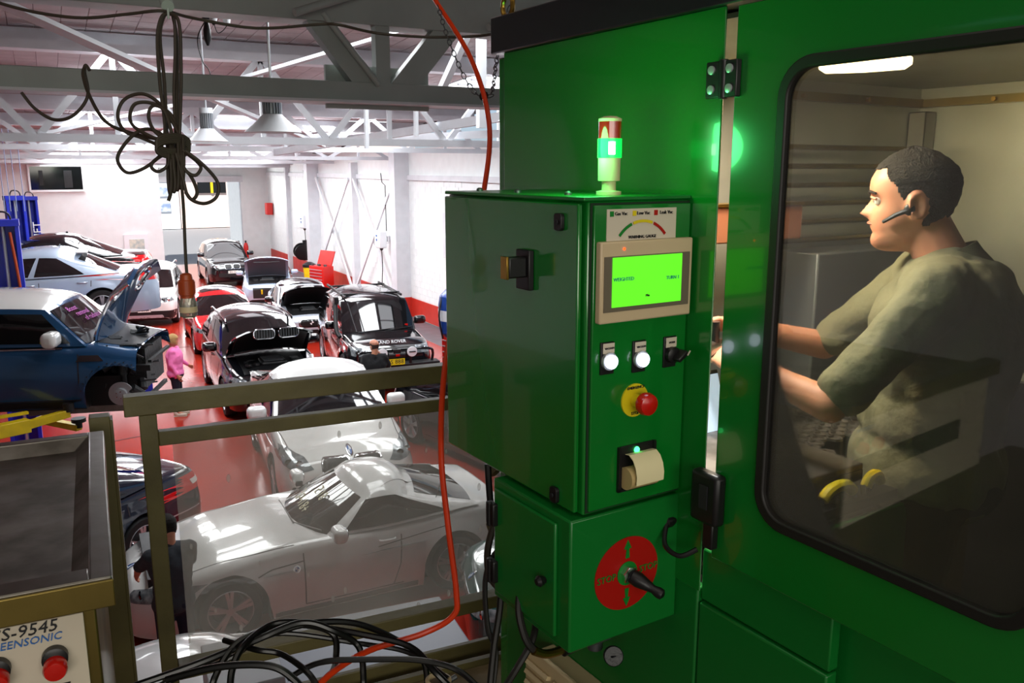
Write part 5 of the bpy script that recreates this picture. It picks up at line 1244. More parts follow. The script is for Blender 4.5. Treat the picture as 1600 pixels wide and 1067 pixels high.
# door with rounded window
dr = obj('cabin_door', B(), G1, mc)
def door_frame():
    u0, u1, z0, z1 = .40, 1.056, 4.088, 5.062; iu0, iu1, iz0, iz1 = .490, .951, 4.203, 4.962; r = .055; n = 8
    inner = rrect(iu0, iz0, iu1, iz1, r, n); N_ = len(inner); outer = []
    cu, cz = (iu0 + iu1) / 2, (iz0 + iz1) / 2
    for (a, c) in inner:      # push each point out to the rectangle
        q = n + 1; i = inner.index((a, c)); quad = i // q; k = i % q
        cx = (u1, u0)[quad in (2, 3)] if True else 0
        cornr = [(u1, z0), (u1, z1), (u0, z1), (u0, z0)][quad]
        if k < n / 2: p = [(a, z0), (u1, c), (a, z1), (u0, c)][quad] if k < n / 2 - .5 else cornr
        elif k > n / 2: p = [(u1, c), (a, z1), (u0, c), (a, z0)][quad]
        else: p = cornr
        outer.append(p)
    vs = []; b = B()
    for v in (1.107, 1.114):
        vs += [(v, a, c) for a, c in inner] + [(v, a, c) for a, c in outer]
    fs = []
    for i in range(N_):
        j = (i + 1) % N_; fs.append((i, j, N_ + j, N_ + i)); fs.append((2 * N_ + i, 3 * N_ + i, 3 * N_ + j, 2 * N_ + j)); fs.append((i, 2 * N_ + i, 2 * N_ + j, j)); fs.append((N_ + i, N_ + j, 3 * N_ + j, 3 * N_ + i))
    b.add(vs, fs); return b, inner
fb, inner = door_frame(); bpy.data.objects.remove(dr); dr = obj('cabin_door', fb, G1, mc, .002)
pts = [(1.096, a, c) for a, c in inner]; 
b = B(); lo_ = rrect(.483, 4.196, .958, 4.969, .062, 8); li_ = rrect(.502, 4.215, .939, 4.950, .045, 8); n = len(lo_); vs = [(1.100, a, c) for a, c in lo_] + [(1.100, a, c) for a, c in li_] + [(1.116, a, c) for a, c in lo_] + [(1.116, a, c) for a, c in li_]
fs = []
for i in range(n): j = (i + 1) % n; fs += [(i, j, n + j, n + i), (2 * n + i, 3 * n + i, 3 * n + j, 2 * n + j), (i, 2 * n + i, 2 * n + j, j), (n + i, n + j, 3 * n + j, 3 * n + i)]
obj('window_seal', b.add(vs, fs), 'rubber', dr, .003)
gl = rrect(.495, 4.208, .946, 4.957, .05, 8); b = B(); b.plate(gl, (1.109, 0, 0), (0, 1, 0), (0, 0, 1), .004); obj('door_glass', b, 'door_glass', dr)
hi = obj('hinge', B().bb((1.095, 1.041, 4.916), (1.107, 1.111, 4.976)).cyl((1.099, 1.073, 4.914), (1.099, 1.073, 4.978), .008), 'black_plastic', mc, .002)
for u in (1.056, 1.097):
    for z in (4.930, 4.962): obj('hinge_bolt', B().lathe([(.0075, 0), (.0075, .003), (.004, .004)], (1.095, u, z), (-1, 0, 0), 12), 'alloy', hi)
la_ = obj('door_latch', B().bb((1.080, 1.024, 4.160), (1.107, 1.092, 4.258)), 'black_plastic', mc, .008); obj('latch_label', B().bb((1.078, 1.046, 4.19), (1.081, 1.066, 4.235)), 'ink', la_); obj('latch_tongue', B().bb((1.09, 1.040, 4.11), (1.107, 1.065, 4.16)), 'black_plastic', la_, .003)
kb = obj('sensor_knob', B().lathe([(.01, 0), (.014, .01), (.014, .022), (.006, .028)], (1.113, 1.166, 4.122), (-1, 0, 0)), 'black_plastic', mc); obj('sensor_lead', B().tube(smoothpath([(1.09, 1.16, 4.12), (1.06, 1.13, 4.095), (1.065, 1.095, 4.085), (1.09, 1.075, 4.10)]), .005, 8), 'black_plastic', kb)
# control cabinet
cb = obj('control_cabinet', B().bb((.884, 1.160, 4.182), (1.115, 1.655, 4.745)), G1, mc, .004)
obj('cabinet_door', B().bb((.872, 1.170, 4.186), (.882, 1.652, 4.741)), G1, cb, .003)
obj('cabinet_lid', B().bb((.872, 1.155, 4.745), (1.115, 1.65, 4.752)), G2, cb, .002)
fr = obj('control_panel', B().bb((.893, 1.153, 4.190), (1.113, 1.160, 4.738)), G1, cb, .0015)
obj('panel_gap', B().bb((.8885, 1.158, 4.186), (1.1145, 1.1595, 4.742)), 'dark_seam', cb)
for u, z in ((1.22, 4.708), (1.226, 4.205)): 
    l = obj('cam_lock', B().plate(rrect(-.011, -.015, .011, .015, .006, 4), (.872, u, z), (0, -1, 0), (0, 0, 1), .008), 'black_plastic', cb, .001); obj('keyhole', B().cyl((.863, u, z), (.861, u, z), .004, n=10), 'ink', l)
hd_ = obj('mains_switch', B().bb((.860, 1.303, 4.578), (.872, 1.347, 4.652)), 'black_plastic', cb, .002)
obj('switch_lever', B().bb((.822, 1.310, 4.602), (.861, 1.335, 4.640)), 'black_plastic', hd_, .003); obj('brass_tab', B().bb((.818, 1.312, 4.60), (.823, 1.334, 4.642)), 'brass', hd_, .001)
for u in (1.28, 1.45, 1.60): obj('lid_bolt', B().lathe([(.007, 0), (.007, .004), (.003, .007)], (.93, u, 4.752)), 'engine_grey', cb)
# sticker with dial
st = obj('gauge_sticker', B().bb((.919, 1.1515, 4.677), (1.077, 1.153, 4.731)), 'beige_label', fr)
def arcband(cy, cz, r, a0, a1, w_, x, n=10):
    b = B(); o_ = arc((cy, cz), r, a0, a1, n); i_ = arc((cy, cz), r - w_, a0, a1, n)
    b.plate(o_ + i_[::-1], (0, x, 0), (1, 0, 0), (0, 0, 1), .001); return b
for a0, a1, m_ in ((2.45, 1.95, 'decal_green'), (1.9, 1.24, 'yellow_plastic'), (1.19, .69, 'red_decal')): obj('gauge_band', arcband(.998, 4.642, .070, a0, a1, .005, 1.1505), m_, st)
for y_, m_ in ((.929, 'decal_green'), (.979, 'yellow_plastic'), (1.028, 'red_decal')): obj('legend_mark', B().bb((y_ - .004, 1.1503, 4.7185), (y_ + .004, 1.1515, 4.7275)), m_, st)
FX, FZ = Vector((1, 0, 0)), Vector((0, 0, 1))
for tx, y_, s in (('Gas Vac', .949, .0085), ('Low Vac', .999, .0085), ('Leak Vac', 1.052, .0085)): obj('lettering', text_b(tx, s, (y_, 1.151, 4.723), FX, FZ), 'ink', st)
obj('lettering', text_b('WARNING GAUGE', .0075, (.998, 1.151, 4.682), FX, FZ), 'ink', st)
# operator screen
hm = obj('display_bezel', B().bb((.897, 1.138, 4.536), (1.108, 1.153, 4.677)), 'cream_plastic', fr, .003)
obj('display_surround', B().bb((.904, 1.1365, 4.556), (1.100, 1.1385, 4.652)), mat('taupe', '#6d6253', .4), hm)
sc_ = obj('display_screen', B().bb((.921, 1.135, 4.564), (1.080, 1.137, 4.650)), 'screen_green', hm)
for tx, y_, z_ in (('WEIGHTED', .945, 4.612), ('TURN 1', 1.058, 4.608)): obj('screen_text', text_b(tx, .009, (y_, 1.1348, z_), FX, FZ), mat('lcd_blue', '#3fa99a', .4), sc_)
obj('screen_text', text_b('Min', .006, (1.0, 1.1348, 4.58), FX, FZ), 'ink', sc_)
obj('power_light', B().cyl((.947, 1.138, 4.664), (.947, 1.1365, 4.664), .0022, n=10), 'red_led', hm)
# push buttons
def button(y_, z_, lamp):
    p = obj('button_plate' if lamp else 'selector_plate', B().bb((y_ - .017, 1.149, z_ - .024), (y_ + .013, 1.153, z_ + .034)), 'black_plastic', fr, .001)
    obj('button_tag', B().bb((y_ - .013, 1.1475, z_ + .014), (y_ + .012, 1.149, z_ + .032)), 'beige_label', p); obj('tag_text', text_b('VACUUM' if lamp else 'MODE', .005, (y_, 1.147, z_ + .023), FX, FZ), 'ink', p)
    if lamp:
        obj('button_ring', B().lathe([(.016, 0), (.016, .006), (.012, .007)], (y_, 1.149, z_), (0, -1, 0), 20), 'alloy', p); obj('lit_button', B().lathe([(.0125, .006), (.0125, .012), (.009, .0145), (.001, .015)], (y_, 1.149, z_), (0, -1, 0), 20), 'white_lamp', p)
    else:
        obj('selector_ring', B().lathe([(.015, 0), (.015, .01), (.011, .012)], (y_, 1.149, z_), (0, -1, 0), 20), 'black_plastic', p); obj('selector_lever', B().box((y_ + .006, 1.130, z_), (.026, .02, .009), Matrix.Rotation(-.6, 3, 'Y')), 'black_plastic', p, .002); obj('selector_mark', B().box((y_ + .017, 1.1195, z_ + .006), (.010, .002, .002), Matrix.Rotation(-.9, 3, 'Y')), 'beige_label', p)
button(.927, 4.467, True); button(1.000, 4.462, True); button(1.074, 4.462, False)
es = obj('emergency_plate', B().lathe([(.031, 0), (.031, .003), (.012, .0035)], (.992, 1.153, 4.386), (0, -1, 0), 30), 'yellow_plastic', fr)
obj('plate_lettering', text_b('EMERGENCY', .007, (.992, 1.149, 4.410), FX, FZ), 'ink', es); obj('plate_lettering', text_b('STOP', .008, (.992, 1.149, 4.362), FX, FZ), 'ink', es)
obj('button_stem', B().cyl((.992, 1.15, 4.386), (.992, 1.125, 4.386), .012), 'yellow_plastic', es); obj('stop_button', B().lathe([(.013, 0), (.020, .004), (.0215, .012), (.019, .020), (.01, .024), (.001, .025)], (.992, 1.130, 4.386), (0, -1, 0), 26), 'red_plastic', es)
pr = obj('printer_recess', B().bb((.955, 1.1505, 4.216), (1.044, 1.153, 4.302)), 'black_plastic', fr, .001)
obj('printer_frame', B().bb((.955, 1.146, 4.216), (.961, 1.151, 4.302)).bb((1.038, 1.146, 4.216), (1.044, 1.151, 4.302)).bb((.955, 1.146, 4.216), (1.044, 1.151, 4.221)), 'black_plastic', pr)
obj('paper_roll', B().cyl((.966, 1.142, 4.243), (1.034, 1.142, 4.243), .021, n=24), mat('roll', '#b8a06c', .6), pr)
b = B(); cv = [(1.149, 4.287), (1.138, 4.288), (1.127, 4.281), (1.119, 4.268), (1.115, 4.252), (1.116, 4.236)]
for a, c_ in zip(cv[:-1], cv[1:]): b.add([(.972, a[0], a[1]), (1.037, a[0], a[1]), (1.037, c_[0], c_[1]), (.972, c_[0], c_[1]), (.972, a[0] + .001, a[1] - .001), (1.037, a[0] + .001, a[1] - .001), (1.037, c_[0] + .001, c_[1] - .001), (.972, c_[0] + .001, c_[1] - .001)], [(0, 1, 2, 3), (7, 6, 5, 4), (0, 3, 7, 4), (1, 5, 6, 2)])
pp = obj('printed_slip', b, 'paper', pr)
obj('status_light', B().lathe([(.006, 0), (.005, .003), (.001, .004)], (.999, 1.150, 4.291), (0, -1, 0), 16), 'green_led', pr)
# signal tower
tw = obj('signal_base', B().lathe([(.023, 0), (.023, .006), (.013, .008), (.013, .024), (.020, .025), (.0205, .066)], (1.0, 1.25, 4.752), (0, 0, 1), 26), 'cream_plastic', cb)
obj('green_lens', B().lathe([(.022, .066), (.022, .100)], (1.0, 1.25, 4.752), (0, 0, 1), 26), 'green_lamp', tw); obj('lamp_glow', B().cyl((.990, 1.231, 4.824), (.990, 1.231, 4.846), .006), 'lamp_core', tw)
obj('red_lens', B().lathe([(.021, .100), (.021, .130)], (1.0, 1.25, 4.752), (0, 0, 1), 26), mat('red_lens', '#a01008', .15, coat=1), tw); obj('cap', B().lathe([(.021, .130), (.021, .135), (.012, .139), (.001, .140)], (1.0, 1.25, 4.752), (0, 0, 1), 26), 'cream_plastic', tw)
# lower control box
lb = obj('valve_box', B().bb((.856, 1.157, 3.917), (1.12, 1.425, 4.178)), G2, mc, .004)
obj('valve_box_door', B().bb((.848, 1.195, 3.935), (.856, 1.410, 4.162)), G2, lb, .003)
for z in (4.11, 3.985): h_ = obj('box_hinge', B().bb((.836, 1.395, z - .026), (.850, 1.425, z + .022)).cyl((.838, 1.412, z - .028), (.838, 1.412, z + .024), .006), 'black_plastic', lb, .003)
obj('door_knob', B().lathe([(.006, 0), (.009, .006), (.011, .014), (.006, .020)], (.848, 1.225, 4.04), (-1, 0, 0)), 'black_plastic', lb)
rd = obj('dial_decal', B().plate([(.989 + .077 * cos(2 * pi * k / 48), 4.045 + .073 * sin(2 * pi * k / 48)) for k in range(48)], (0, 1.1565, 0), (1, 0, 0), (0, 0, 1), .0012), 'red_decal', lb)
obj('dial_centre', B().lathe([(.024, 0), (.024, .001)], (.989, 1.1548, 4.045), (0, -1, 0), 24), 'decal_green', rd)
for sg in (1, -1): obj('dial_arrow', B().plate([(.989 + x_, 4.045 + sg * z_) for x_, z_ in ((-.005, .031), (-.003, .05), (-.009, .05), (0, .068), (.009, .05), (.003, .05), (.005, .031))], (0, 1.1552, 0), (1, 0, 0), (0, 0, 1), .001), 'decal_green', rd)
for y_ in (.939, 1.041): obj('dial_lettering', text_b('STOP', .019, (y_, 1.1548, 4.045), FX, FZ), 'decal_green', rd)
obj('dial_nut', B().lathe([(.017, 0), (.017, .012), (.012, .014)], (.989, 1.155, 4.045), (0, -1, 0), 6), 'chrome', lb)
obj('valve_lever', B().lathe([(.014, 0), (.015, .014), (.011, .032), (.008, .045), (.011, .056), (.010, .064), (.003, .068)], (.992, 1.143, 4.043), (.45, -.80, -.36), 18), 'black_plastic', lb)
# air fittings below
rg = obj('air_regulator', B().cyl((1.03, 1.30, 3.86), (1.03, 1.30, 3.915), .022).box((1.03, 1.30, 3.85), (.05, .05, .05)).cyl((1.03, 1.30, 3.80), (1.03, 1.30, 3.83), .017), 'engine_grey', lb, .003)
obj('pressure_gauge', B().lathe([(.006, 0), (.02, .004), (.021, .018), (.019, .02)], (1.045, 1.26, 3.80), (-.45, -.8, .42), 24), 'engine', rg); obj('gauge_face', B().lathe([(.0185, .0195), (.001, .020)], (1.045, 1.26, 3.80), (-.45, -.8, .42), 24), 'poster_white', rg); obj('gauge_needle', B().box((1.0355, 1.2435, 3.8085), (.012, .004, .0018)), 'ink', rg)
obj('brass_elbow', B().tube(smoothpath([(.86, 1.28, 3.86), (.885, 1.28, 3.845), (.91, 1.28, 3.84), (.94, 1.28, 3.84)]), .009, 10), 'brass', lb); obj('coupling', B().cyl((.93, 1.28, 3.84), (.985, 1.28, 3.845), .015, n=12).cyl((.985, 1.28, 3.845), (1.03, 1.29, 3.848), .009, n=10), 'black_plastic', lb); obj('air_line', B().tube(smoothpath([(.872, 1.28, 3.85), (.85, 1.29, 3.88), (.845, 1.31, 3.93), (.86, 1.33, 3.97)]), .008, 8), 'rubber', lb)
# louvred vent
vt = obj('vent_cover', B().bb((1.048, 1.20, 3.30), (1.060, 1.596, 3.655)).bb((1.06, 1.22, 3.3), (1.122, 1.58, 3.64)), 'beige_metal', mc, .003)
for r_ in range(9):
    for q in range(3): obj('louvre', B().box((1.043, 1.535 - q * .12, 3.62 - r_ * .028), (.014, .095, .010), Matrix.Rotation(.5, 3, 'Y')), 'beige_metal', vt)
# eye bolt and chain on the top
obj('eye_bolt', B().tube([(1.12 + .0, 1.79 + .022 * cos(a), 5.17 + .026 * sin(a)) for a in [2 * pi * k / 16 for k in range(17)]], .006, 8), 'brass', mc)
# grey brackets behind the lower left edge of the machine
obj('support_bracket', B().beam((1.09, 1.83, 4.02), (1.09, 1.60, 4.22), .02, .03).beam((1.09, 1.83, 3.86), (1.09, 1.62, 4.02), .02, .03), 'olive_paint', mc)
# ---------------------------------------------------------------- mezzanine and rail
b = B(); b.bb((-3, -3.5, 3.1), (4.5, 2.30, 3.2)); mz = struct('floor_mezzanine', b, 'mezz_floor')
for sx in (-2.5, 1.0, 4.2):
    for sy in (-3, 2.1): pass
RA = -3.7; ra = radians(RA)
def RW(s, z, o_=0): return Vector((.135 + s * cos(ra) - o_ * sin(ra), 2.445 + s * sin(ra) + o_ * cos(ra), z))
rl = thing('guard_rail', 'olive painted steel hand rail with hazy perspex infill', 'railing', (.135, 2.445, 3.2), ra, off=None)
def rb(a, c): return B().bb(a, c)
obj('top_rail', rb((0, -.02, 4.145), (2.6, .03, 4.200)), 'olive_paint', rl, .003); 
for o in rl.children: o.location.z = -3.2
def rp(n_, b, m_, bev=.003):
    o = obj(n_, b, m_, rl, bev); o.location.z = -3.2; return o
rp('post', rb((.035, -.018, 3.1), (.080, .025, 4.145)), 'olive_paint'); rp('post', rb((2.2, -.018, 3.1), (2.245, .025, 4.145)), 'olive_paint')
rp('mid_rail', rb((.080, -.012, 4.052), (2.2, .022, 4.092)), 'olive_paint'); rp('bottom_rail', rb((.080, -.03, 3.350), (2.2, .025, 3.392)), 'olive_paint')
rp('toe_angle', rb((.080, -.05, 3.20), (2.2, -.03, 3.255)), 'olive_paint'); rp('infill_panel', rb((.115, .026, 3.375), (2.2, .031, 4.06)), 'perspex', 0)
t = thing('guard_rail', 'separate olive rail post standing left of the hand rail end', 'railing', (.09, 2.50, 3.2), ra)
obj('post', B().bb((-.04, -.02, -.1), (.012, .03, .94)), 'olive_paint', t, .003); obj('post_flange', B().bb((.012, -.02, -.1), (.018, .03, .93)), 'olive_paint', t)
ed = thing('edge_beam', 'worn timber edge beam under the hand rail with steel angle', 'beam', (.2, 2.38, 3.2), ra)
obj('timber', B().bb((.06, -.26, -.04), (2.6, -.06, .015)), 'timber', ed, .004); obj('steel_angle', B().bb((.06, -.06, -.12), (2.6, -.04, .035)), 'olive_paint', ed)
# ---------------------------------------------------------------- stainless cleaner at the left
cl = thing('ultrasonic_cleaner', 'stainless tank cleaner with shallow tray and red knobs at the lower left', 'machine', (-.325, 1.937, 3.2), radians(-2.5))
# near right corner (.04,1.48) far right corner (.05,2.37), rim height 4.12
def L2(x, y): return x + .35, y - 1.9
x1, y0, y1, zt = .385, -.44, .46, .932
obj('rim', B().bb((x1 - .035, y0, zt - .045), (x1, y1, zt)).bb((-.6, y0, zt - .045), (x1 - .035, y0 + .05, zt)).bb((-.6, y1 - .035, zt - .045), (x1 - .035, y1, zt)), 'stainless', cl, .003)
obj('front_lip', B().bb((-.6, y0 - .006, zt - .052), (x1 + .002, y0, zt - .004)), 'brushed_gold', cl, .002)
b = B(); X0, X1, Y0, Y1, zi, zo = -.6, x1 - .035, y0 + .05, y1 - .035, zt - .028, zt - .003
b.add([(X0, Y0, zo), (X1, Y0, zo), (X1, Y1, zo), (X0, Y1, zo), (X0, Y0 + .02, zi), (X1 - .03, Y0 + .02, zi), (X1 - .03, Y1 - .03, zi), (X0, Y1 - .03, zi)], [(4, 5, 6, 7), (0, 1, 5, 4), (1, 2, 6, 5), (2, 3, 7, 6)])
obj('tray', b, 'tray_steel', cl, .004)
obj('housing', B().bb((-.6, y0 + .04, 0), (x1 - .03, y1 - .05, zt - .045)), 'brushed_gold', cl, .004)
fp = obj('control_face', B().bb((-.6, y0 + .030, zt - .40), (x1 - .05, y0 + .04, zt - .070)), 'beige_label', cl, .001)
yf = y0 + .029
obj('face_lettering', text_b('CS-9545', .030, (.243, yf, zt - .082), FX, FZ, align='CENTER', shear=.2), 'ink', fp); obj('face_lettering', text_b('CLEENSONIC', .019, (.243, yf, zt - .102), FX, FZ, shear=.2), 'ink_blue', fp)
for x_ in (.203, .287):
    k_ = obj('knob_collar', B().lathe([(.020, 0), (.020, .014), (.016, .016)], (x_ + .0, yf, zt - .145 + (.008 if x_ > .2 else 0)), (0, -1, 0), 24), 'black_plastic', fp); obj('red_knob', B().lathe([(.018, .012), (.019, .03), (.016, .036), (.001, .038)], (x_, yf, zt - .153 + (.008 if x_ > .2 else 0)), (0, -1, -.1), 24), 'red_plastic', k_)
obj('dark_strip', B().bb((-.4, yf - .002, zt - .26), (.305, yf, zt - .19)), 'engine', fp); obj('face_lettering', text_b('STOP', .008, (.22, yf, zt - .182), FX, FZ), 'ink', fp)
# ---------------------------------------------------------------- hoses, cables, chain
def P_(x, y, d): return atd(x, y, d)
pth = smoothpath([P_(660, -40, 2.6), P_(680, 0, 2.6), P_(735, 90, 2.45), P_(764, 190, 2.35), P_(757, 293, 2.3), P_(728, 420, 2.2), P_(697, 560, 2.08), P_(689, 700, 2.02), P_(700, 820, 2.0), P_(713, 925, 2.0), P_(708, 962, 2.0), P_(660, 990, 2.0), P_(580, 1015, 1.95), P_(520, 1050, 1.85), P_(470, 1100, 1.75)], 8)
t = tag(obj('air_hose', B().tube(pth, .0072, 10), 'orange_hose', None), 'long orange red air hose hanging beside the green machine', 'hose')
t = thing('chain', 'thin steel chain looped behind the orange hose from the machine top', 'chain', P_(745, 150, 2.4))
cp = smoothpath([P_(683, 5, 2.58), P_(700, 60, 2.5), P_(728, 125, 2.45), P_(752, 152, 2.42), P_(768, 145, 2.4), P_(776, 95, 2.2), P_(788, 45, 2.1), P_(797, 12, 2.1), P_(808, -20, 2.1)], 10)
d_ = 0; lk = []; last = cp[0]
for p, q in zip(cp[:-1], cp[1:]):
    L = (q - p).length; n = 4
    for k in range(n):
        m_ = p.lerp(q, k / n)
        if (m_ - last).length > .019: lk.append((m_, (m_ - last).normalized())); last = m_
for i, (p, d) in enumerate(lk):
    x = d.orthogonal().normalized(); x = Matrix.Rotation(i * pi / 2, 3, d) @ x
    ring = [p + d * .013 * cos(a) + x * .006 * sin(a) - t.location for a in [2 * pi * k / 8 for k in range(9)]]
    obj('link', B().tube(ring, .0016, 5, cap=False), 'engine_grey', t)
obj('cable_tie', B().tube([P_(756, 150, 2.40) + Vector((.012 * cos(a), 0, .012 * sin(a))) - t.location for a in [2 * pi * k / 8 for k in range(9)]], .003, 5), 'rubber', t)
# overhead cable and knotted coil
DC = 2.2
ov = smoothpath([P_(-40, -10, 2.2), P_(0, 5, 2.2), P_(60, 20, 2.2), P_(130, 28, 2.2), P_(200, 22, 2.2), P_(255, 17, 2.2), P_(300, 28, 2.3), P_(400, 44, 2.4), P_(500, 38, 2.5), P_(530, 39, 2.5), P_(590, 52, 2.6), P_(670, 58, 2.6), P_(750, 56, 2.6), P_(790, 48, 2.5)], 6)
tag(obj('overhead_cable', B().tube(ov, .0042, 8), 'cable_brown', None), 'sagging brown cable strung across under the roof', 'cable')
t = thing('catenary_bracket', 'round steel hook bracket holding the overhead cable above the coil', 'bracket', P_(262, 10, 2.2))
obj('rod', B().cyl((0, .1, .06), (0, 0, .0), .016).cyl((0, 0, -.005), (0, 0, -.03), .003), 'steel_greygreen', t)
co = thing('cable_coil', 'knotted bundle of brown cable hanging from the overhead hook', 'cable', P_(265, 230, 2.2)); o_ = co.location.copy()
def cbl(pts, r=.0045, nm='cable_loop', k=7): return obj(nm, B().tube([p - o_ for p in smoothpath(pts, k)], r, 8), 'cable_brown', co)
cbl([P_(246, 240, 2.2), P_(258, 205, 2.2), P_(250, 130, 2.19), P_(246, 60, 2.2), P_(252, 28, 2.2), P_(262, 22, 2.21), P_(272, 30, 2.22), P_(274, 80, 2.22), P_(272, 150, 2.22), P_(276, 230, 2.2)])
cbl([P_(262, 235, 2.21), P_(257, 130, 2.21), P_(250, 60, 2.21), P_(256, 26, 2.21), P_(268, 22, 2.21), P_(280, 38, 2.2), P_(283, 110, 2.2), P_(282, 170, 2.19), P_(280, 225, 2.19)])
cbl([P_(275, 235, 2.2), P_(277, 130, 2.23), P_(276, 60, 2.23), P_(270, 24, 2.22)])
cbl([P_(280, 210, 2.19), P_(255, 168, 2.2), P_(225, 147, 2.2), P_(195, 155, 2.2), P_(184, 180, 2.2), P_(195, 205, 2.19), P_(220, 215, 2.19), P_(250, 228, 2.18)])
cbl([P_(282, 215, 2.2), P_(268, 180, 2.21), P_(240, 162, 2.2), P_(212, 162, 2.19), P_(203, 182, 2.19), P_(212, 200, 2.18), P_(250, 220, 2.17)])
cbl([P_(270, 215, 2.18), P_(258, 175, 2.18), P_(240, 165, 2.18), P_(232, 180, 2.18), P_(240, 203, 2.17), P_(262, 222, 2.17)])
cbl([P_(262, 215, 2.17), P_(235, 202, 2.18), P_(212, 208, 2.18), P_(190, 232, 2.18), P_(184, 252, 2.18), P_(200, 270, 2.18), P_(230, 260, 2.18), P_(258, 236, 2.17)])
cbl([P_(258, 240, 2.16), P_(240, 252, 2.17), P_(237, 262, 2.17), P_(248, 268, 2.17), P_(262, 258, 2.17), P_(264, 240, 2.16)])
cbl([P_(285, 235, 2.17), P_(305, 250, 2.18), P_(314, 262, 2.18), P_(305, 274, 2.18), P_(290, 266, 2.17), P_(278, 240, 2.17)])
cbl([P_(290, 236, 2.16), P_(318, 258, 2.17), P_(340, 285, 2.17), P_(338, 308, 2.17), P_(318, 318, 2.17), P_(295, 308, 2.17), P_(286, 280, 2.17), P_(275, 240, 2.17)])
cbl([P_(284, 262, 2.18), P_(298, 275, 2.18), P_(308, 300, 2.18), P_(300, 312, 2.18), P_(290, 300, 2.18)])
for k, (a, c_) in enumerate(((266, 268), (270, 274), (278, 279), (283, 284), (286, 286))): cbl([P_(a, 215, 2.18 + .01 * (k % 2)), P_(a + 1, 250, 2.17), P_(c_, 285, 2.175), P_(c_ - 2, 303 - 3 * k, 2.18), P_(c_ - 5, 285, 2.185), P_(a - 4, 240, 2.19)])
cbl([P_(270, 285, 2.18), P_(266, 305, 2.18), P_(263, 314, 2.18)])
cbl([P_(132, 105, 2.3), P_(130, 118, 2.28), P_(140, 150, 2.25), P_(165, 190, 2.22), P_(205, 208, 2.2), P_(250, 218, 2.18)])
cbl([P_(140, 110, 2.3), P_(134, 102, 2.3), P_(132, 112, 2.3), P_(137, 150, 2.3), P_(115, 180, 2.3), P_(85, 187, 2.3), P_(55, 170, 2.3), P_(34, 145, 2.3)])
for k in range(5):
    a = k * .012; kr = [P_(270 + 26 * cos(q), 228 + 12 * sin(q) + k * 3 - 6, 2.17 + .03 * sin(q + 1.5)) for q in [2 * pi * j / 16 for j in range(17)]]; obj('binding_turn', B().tube([p - o_ for p in kr], .0045, 8, cap=False), 'cable_brown', co)
pd = thing('pendant_connector', 'orange and clear hanging power connector on the end of its cable', 'connector', P_(293, 465, 2.15)); o_ = pd.location.copy()
obj('lead', B().tube([p - o_ for p in smoothpath([P_(284, 290, 2.17), P_(287, 330, 2.15), P_(290, 400, 2.15), P_(293, 440, 2.15)])], .004, 8), 'cable_brown', pd)
obj('orange_shell', B().lathe([(.008, .062), (.014, .058), (.016, .046), (.019, .044), (.019, .008), (.017, .006), (.017, -.0)], (0, 0, 0)), 'orange_plastic', pd)
for k in range(14): a = 2 * pi * k / 14; obj('grip_rib', B().box((.019 * cos(a), .019 * sin(a), .026), (.003, .003, .03), Matrix.Rotation(a, 3, 'Z')), 'orange_plastic', pd)
obj('clear_collar', B().lathe([(.017, 0), (.021, -.012), (.021, -.045), (.016, -.05)], (0, 0, 0)), 'clear_plastic', pd); obj('lower_ring', B().lathe([(.022, -.022), (.0225, -.036)], (0, 0, 0)), 'cream_plastic', pd)
# black cable heap at the mezzanine edge
hp_ = thing('cable_heap', 'black coiled cables piled on the mezzanine edge behind the rail', 'cable', P_(430, 1030, 2.1)); o_ = hp_.location.copy()
def hb(pts, r=.0075): obj('cable_turn', B().tube([p - o_ for p in smoothpath(pts, 8)], r, 8), 'cable_black', hp_)
hb([P_(200, 1075, 1.75), P_(300, 1040, 1.8), P_(370, 1012, 1.85), P_(440, 985, 1.9), P_(500, 972, 1.95), P_(560, 975, 2.0), P_(620, 1000, 2.05), P_(660, 1030, 2.05), P_(668, 1075, 2.0)])
hb([P_(250, 1072, 1.8), P_(330, 1030, 1.85), P_(400, 1000, 1.85), P_(470, 973, 1.9), P_(520, 985, 1.92), P_(560, 1010, 1.95), P_(568, 1060, 1.9), P_(566, 1100, 1.9)])
hb([P_(330, 1100, 1.8), P_(335, 1060, 1.8), P_(365, 1010, 1.85), P_(410, 985, 1.9), P_(470, 976, 1.95), P_(520, 990, 1.98), P_(525, 1030, 1.95), P_(520, 1050, 1.9)])
hb([P_(360, 1100, 1.75), P_(362, 1050, 1.78), P_(380, 1010, 1.82), P_(420, 978, 1.9), P_(460, 972, 1.92), P_(500, 980, 1.95), P_(560, 990, 1.95), P_(640, 1010, 1.95), P_(680, 1050, 1.9), P_(720, 1090, 1.9)])
hb([P_(260, 1062, 1.7), P_(340, 1042, 1.7), P_(420, 1040, 1.7), P_(460, 1062, 1.7), P_(480, 1090, 1.7)])
hb([P_(350, 1000, 1.9), P_(400, 1015, 1.85), P_(440, 1022, 1.85), P_(480, 1050, 1.8), P_(500, 1080, 1.8)], .0065)
hb([P_(450, 1060, 1.85), P_(500, 1035, 1.85), P_(580, 1030, 1.85), P_(660, 1032, 1.85), P_(720, 1050, 1.85), P_(770, 1100, 1.8)], .0065)
hb([P_(280, 1058, 1.85), P_(360, 1028, 1.9), P_(430, 990, 1.95), P_(560, 1005, 2.0), P_(640, 1020, 2.0), P_(700, 1060, 1.95)], .006)
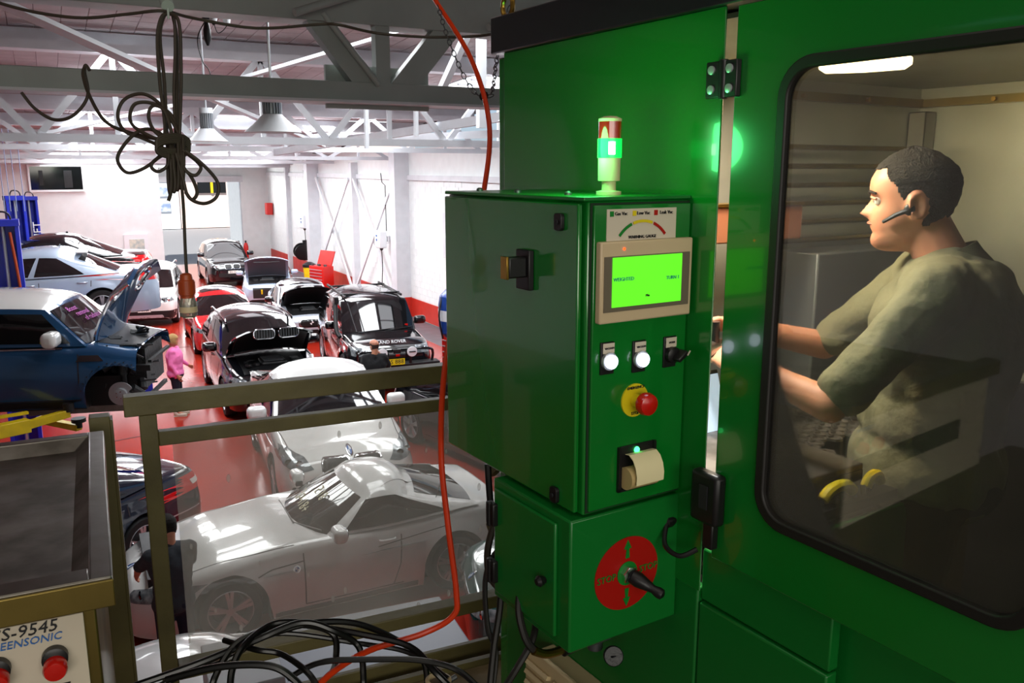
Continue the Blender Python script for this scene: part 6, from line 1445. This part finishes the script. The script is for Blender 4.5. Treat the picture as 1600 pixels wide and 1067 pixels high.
# hoses beside the machine
hs = thing('machine_hoses', 'black hoses running down the left edge of the green machine', 'hose', P_(770, 900, 1.95)); o_ = hs.location.copy()
def hh(pts, r=.007, m_='rubber'): obj('hose', B().tube([p - o_ for p in smoothpath(pts, 8)], r, 8), m_, hs)
hh([P_(762, 725, 1.92), P_(768, 800, 1.92), P_(782, 860, 1.92), P_(782, 940, 1.9), P_(772, 1010, 1.88), P_(765, 1080, 1.85)], .008)
hh([P_(795, 745, 1.9), P_(778, 800, 1.9), P_(762, 860, 1.88), P_(768, 905, 1.88), P_(800, 935, 1.9)], .008, 'cable_brown')
hh([P_(800, 835, 1.95), P_(770, 870, 1.93), P_(758, 910, 1.92), P_(762, 980, 1.9), P_(775, 1020, 1.88), P_(768, 1090, 1.85)], .006)
hh([P_(838, 965, 1.75), P_(832, 1000, 1.72), P_(810, 1040, 1.7), P_(785, 1080, 1.7)], .007)
# hose clamp jar at the bottom
t = thing('hose_coupling', 'grey metal hose coupling on the timber edge at the bottom', 'fitting', P_(685, 1068, 1.95))
obj('ring', B().lathe([(.026, -.02), (.03, -.015), (.03, .01), (.024, .014), (.02, .01), (.02, -.02)], (0, 0, 0)), 'beige_metal', t); obj('core', B().cyl((0, 0, -.02), (0, 0, .004), .02), 'tray_steel', t); obj('clamp_screw', B().cyl((.03, 0, 0), (.045, 0, .004), .006), 'engine_grey', t)
# white bench seen below the rail
t = thing('floor_cabinet', 'white cabinet with brown carton below the mezzanine edge', 'cabinet', P_(385, 1050, 3.6)); o_ = t.location
obj('cabinet_body', B().box((0, .1, -.5), (.3, .4, 1.0), Matrix.Rotation(-.06, 3, 'Z')), 'poster_white', t, .006)

t = thing('tool_cabinet', 'blue grey steel cabinet seen between bottom rail and timber edge', 'cabinet', (P_(560, 1010, 4.4).x, P_(560, 1010, 4.4).y, 0), -.1)
hz = P_(560, 1010, 4.4).z
obj('carcass', B().box((0, 0, hz / 2), (1.1, .7, hz)), mat('blue_grey', '#8b93a3', .4), t, .01)
for k in range(3): dq = obj('drawer', B().box((-.36 + .36 * k, -.36, hz - .3), (.33, .02, .4)), 'blue_grey', t, .004); obj('handle', B().box((-.36 + .36 * k, -.385, hz - .2), (.2, .02, .02)), 'alloy', dq)
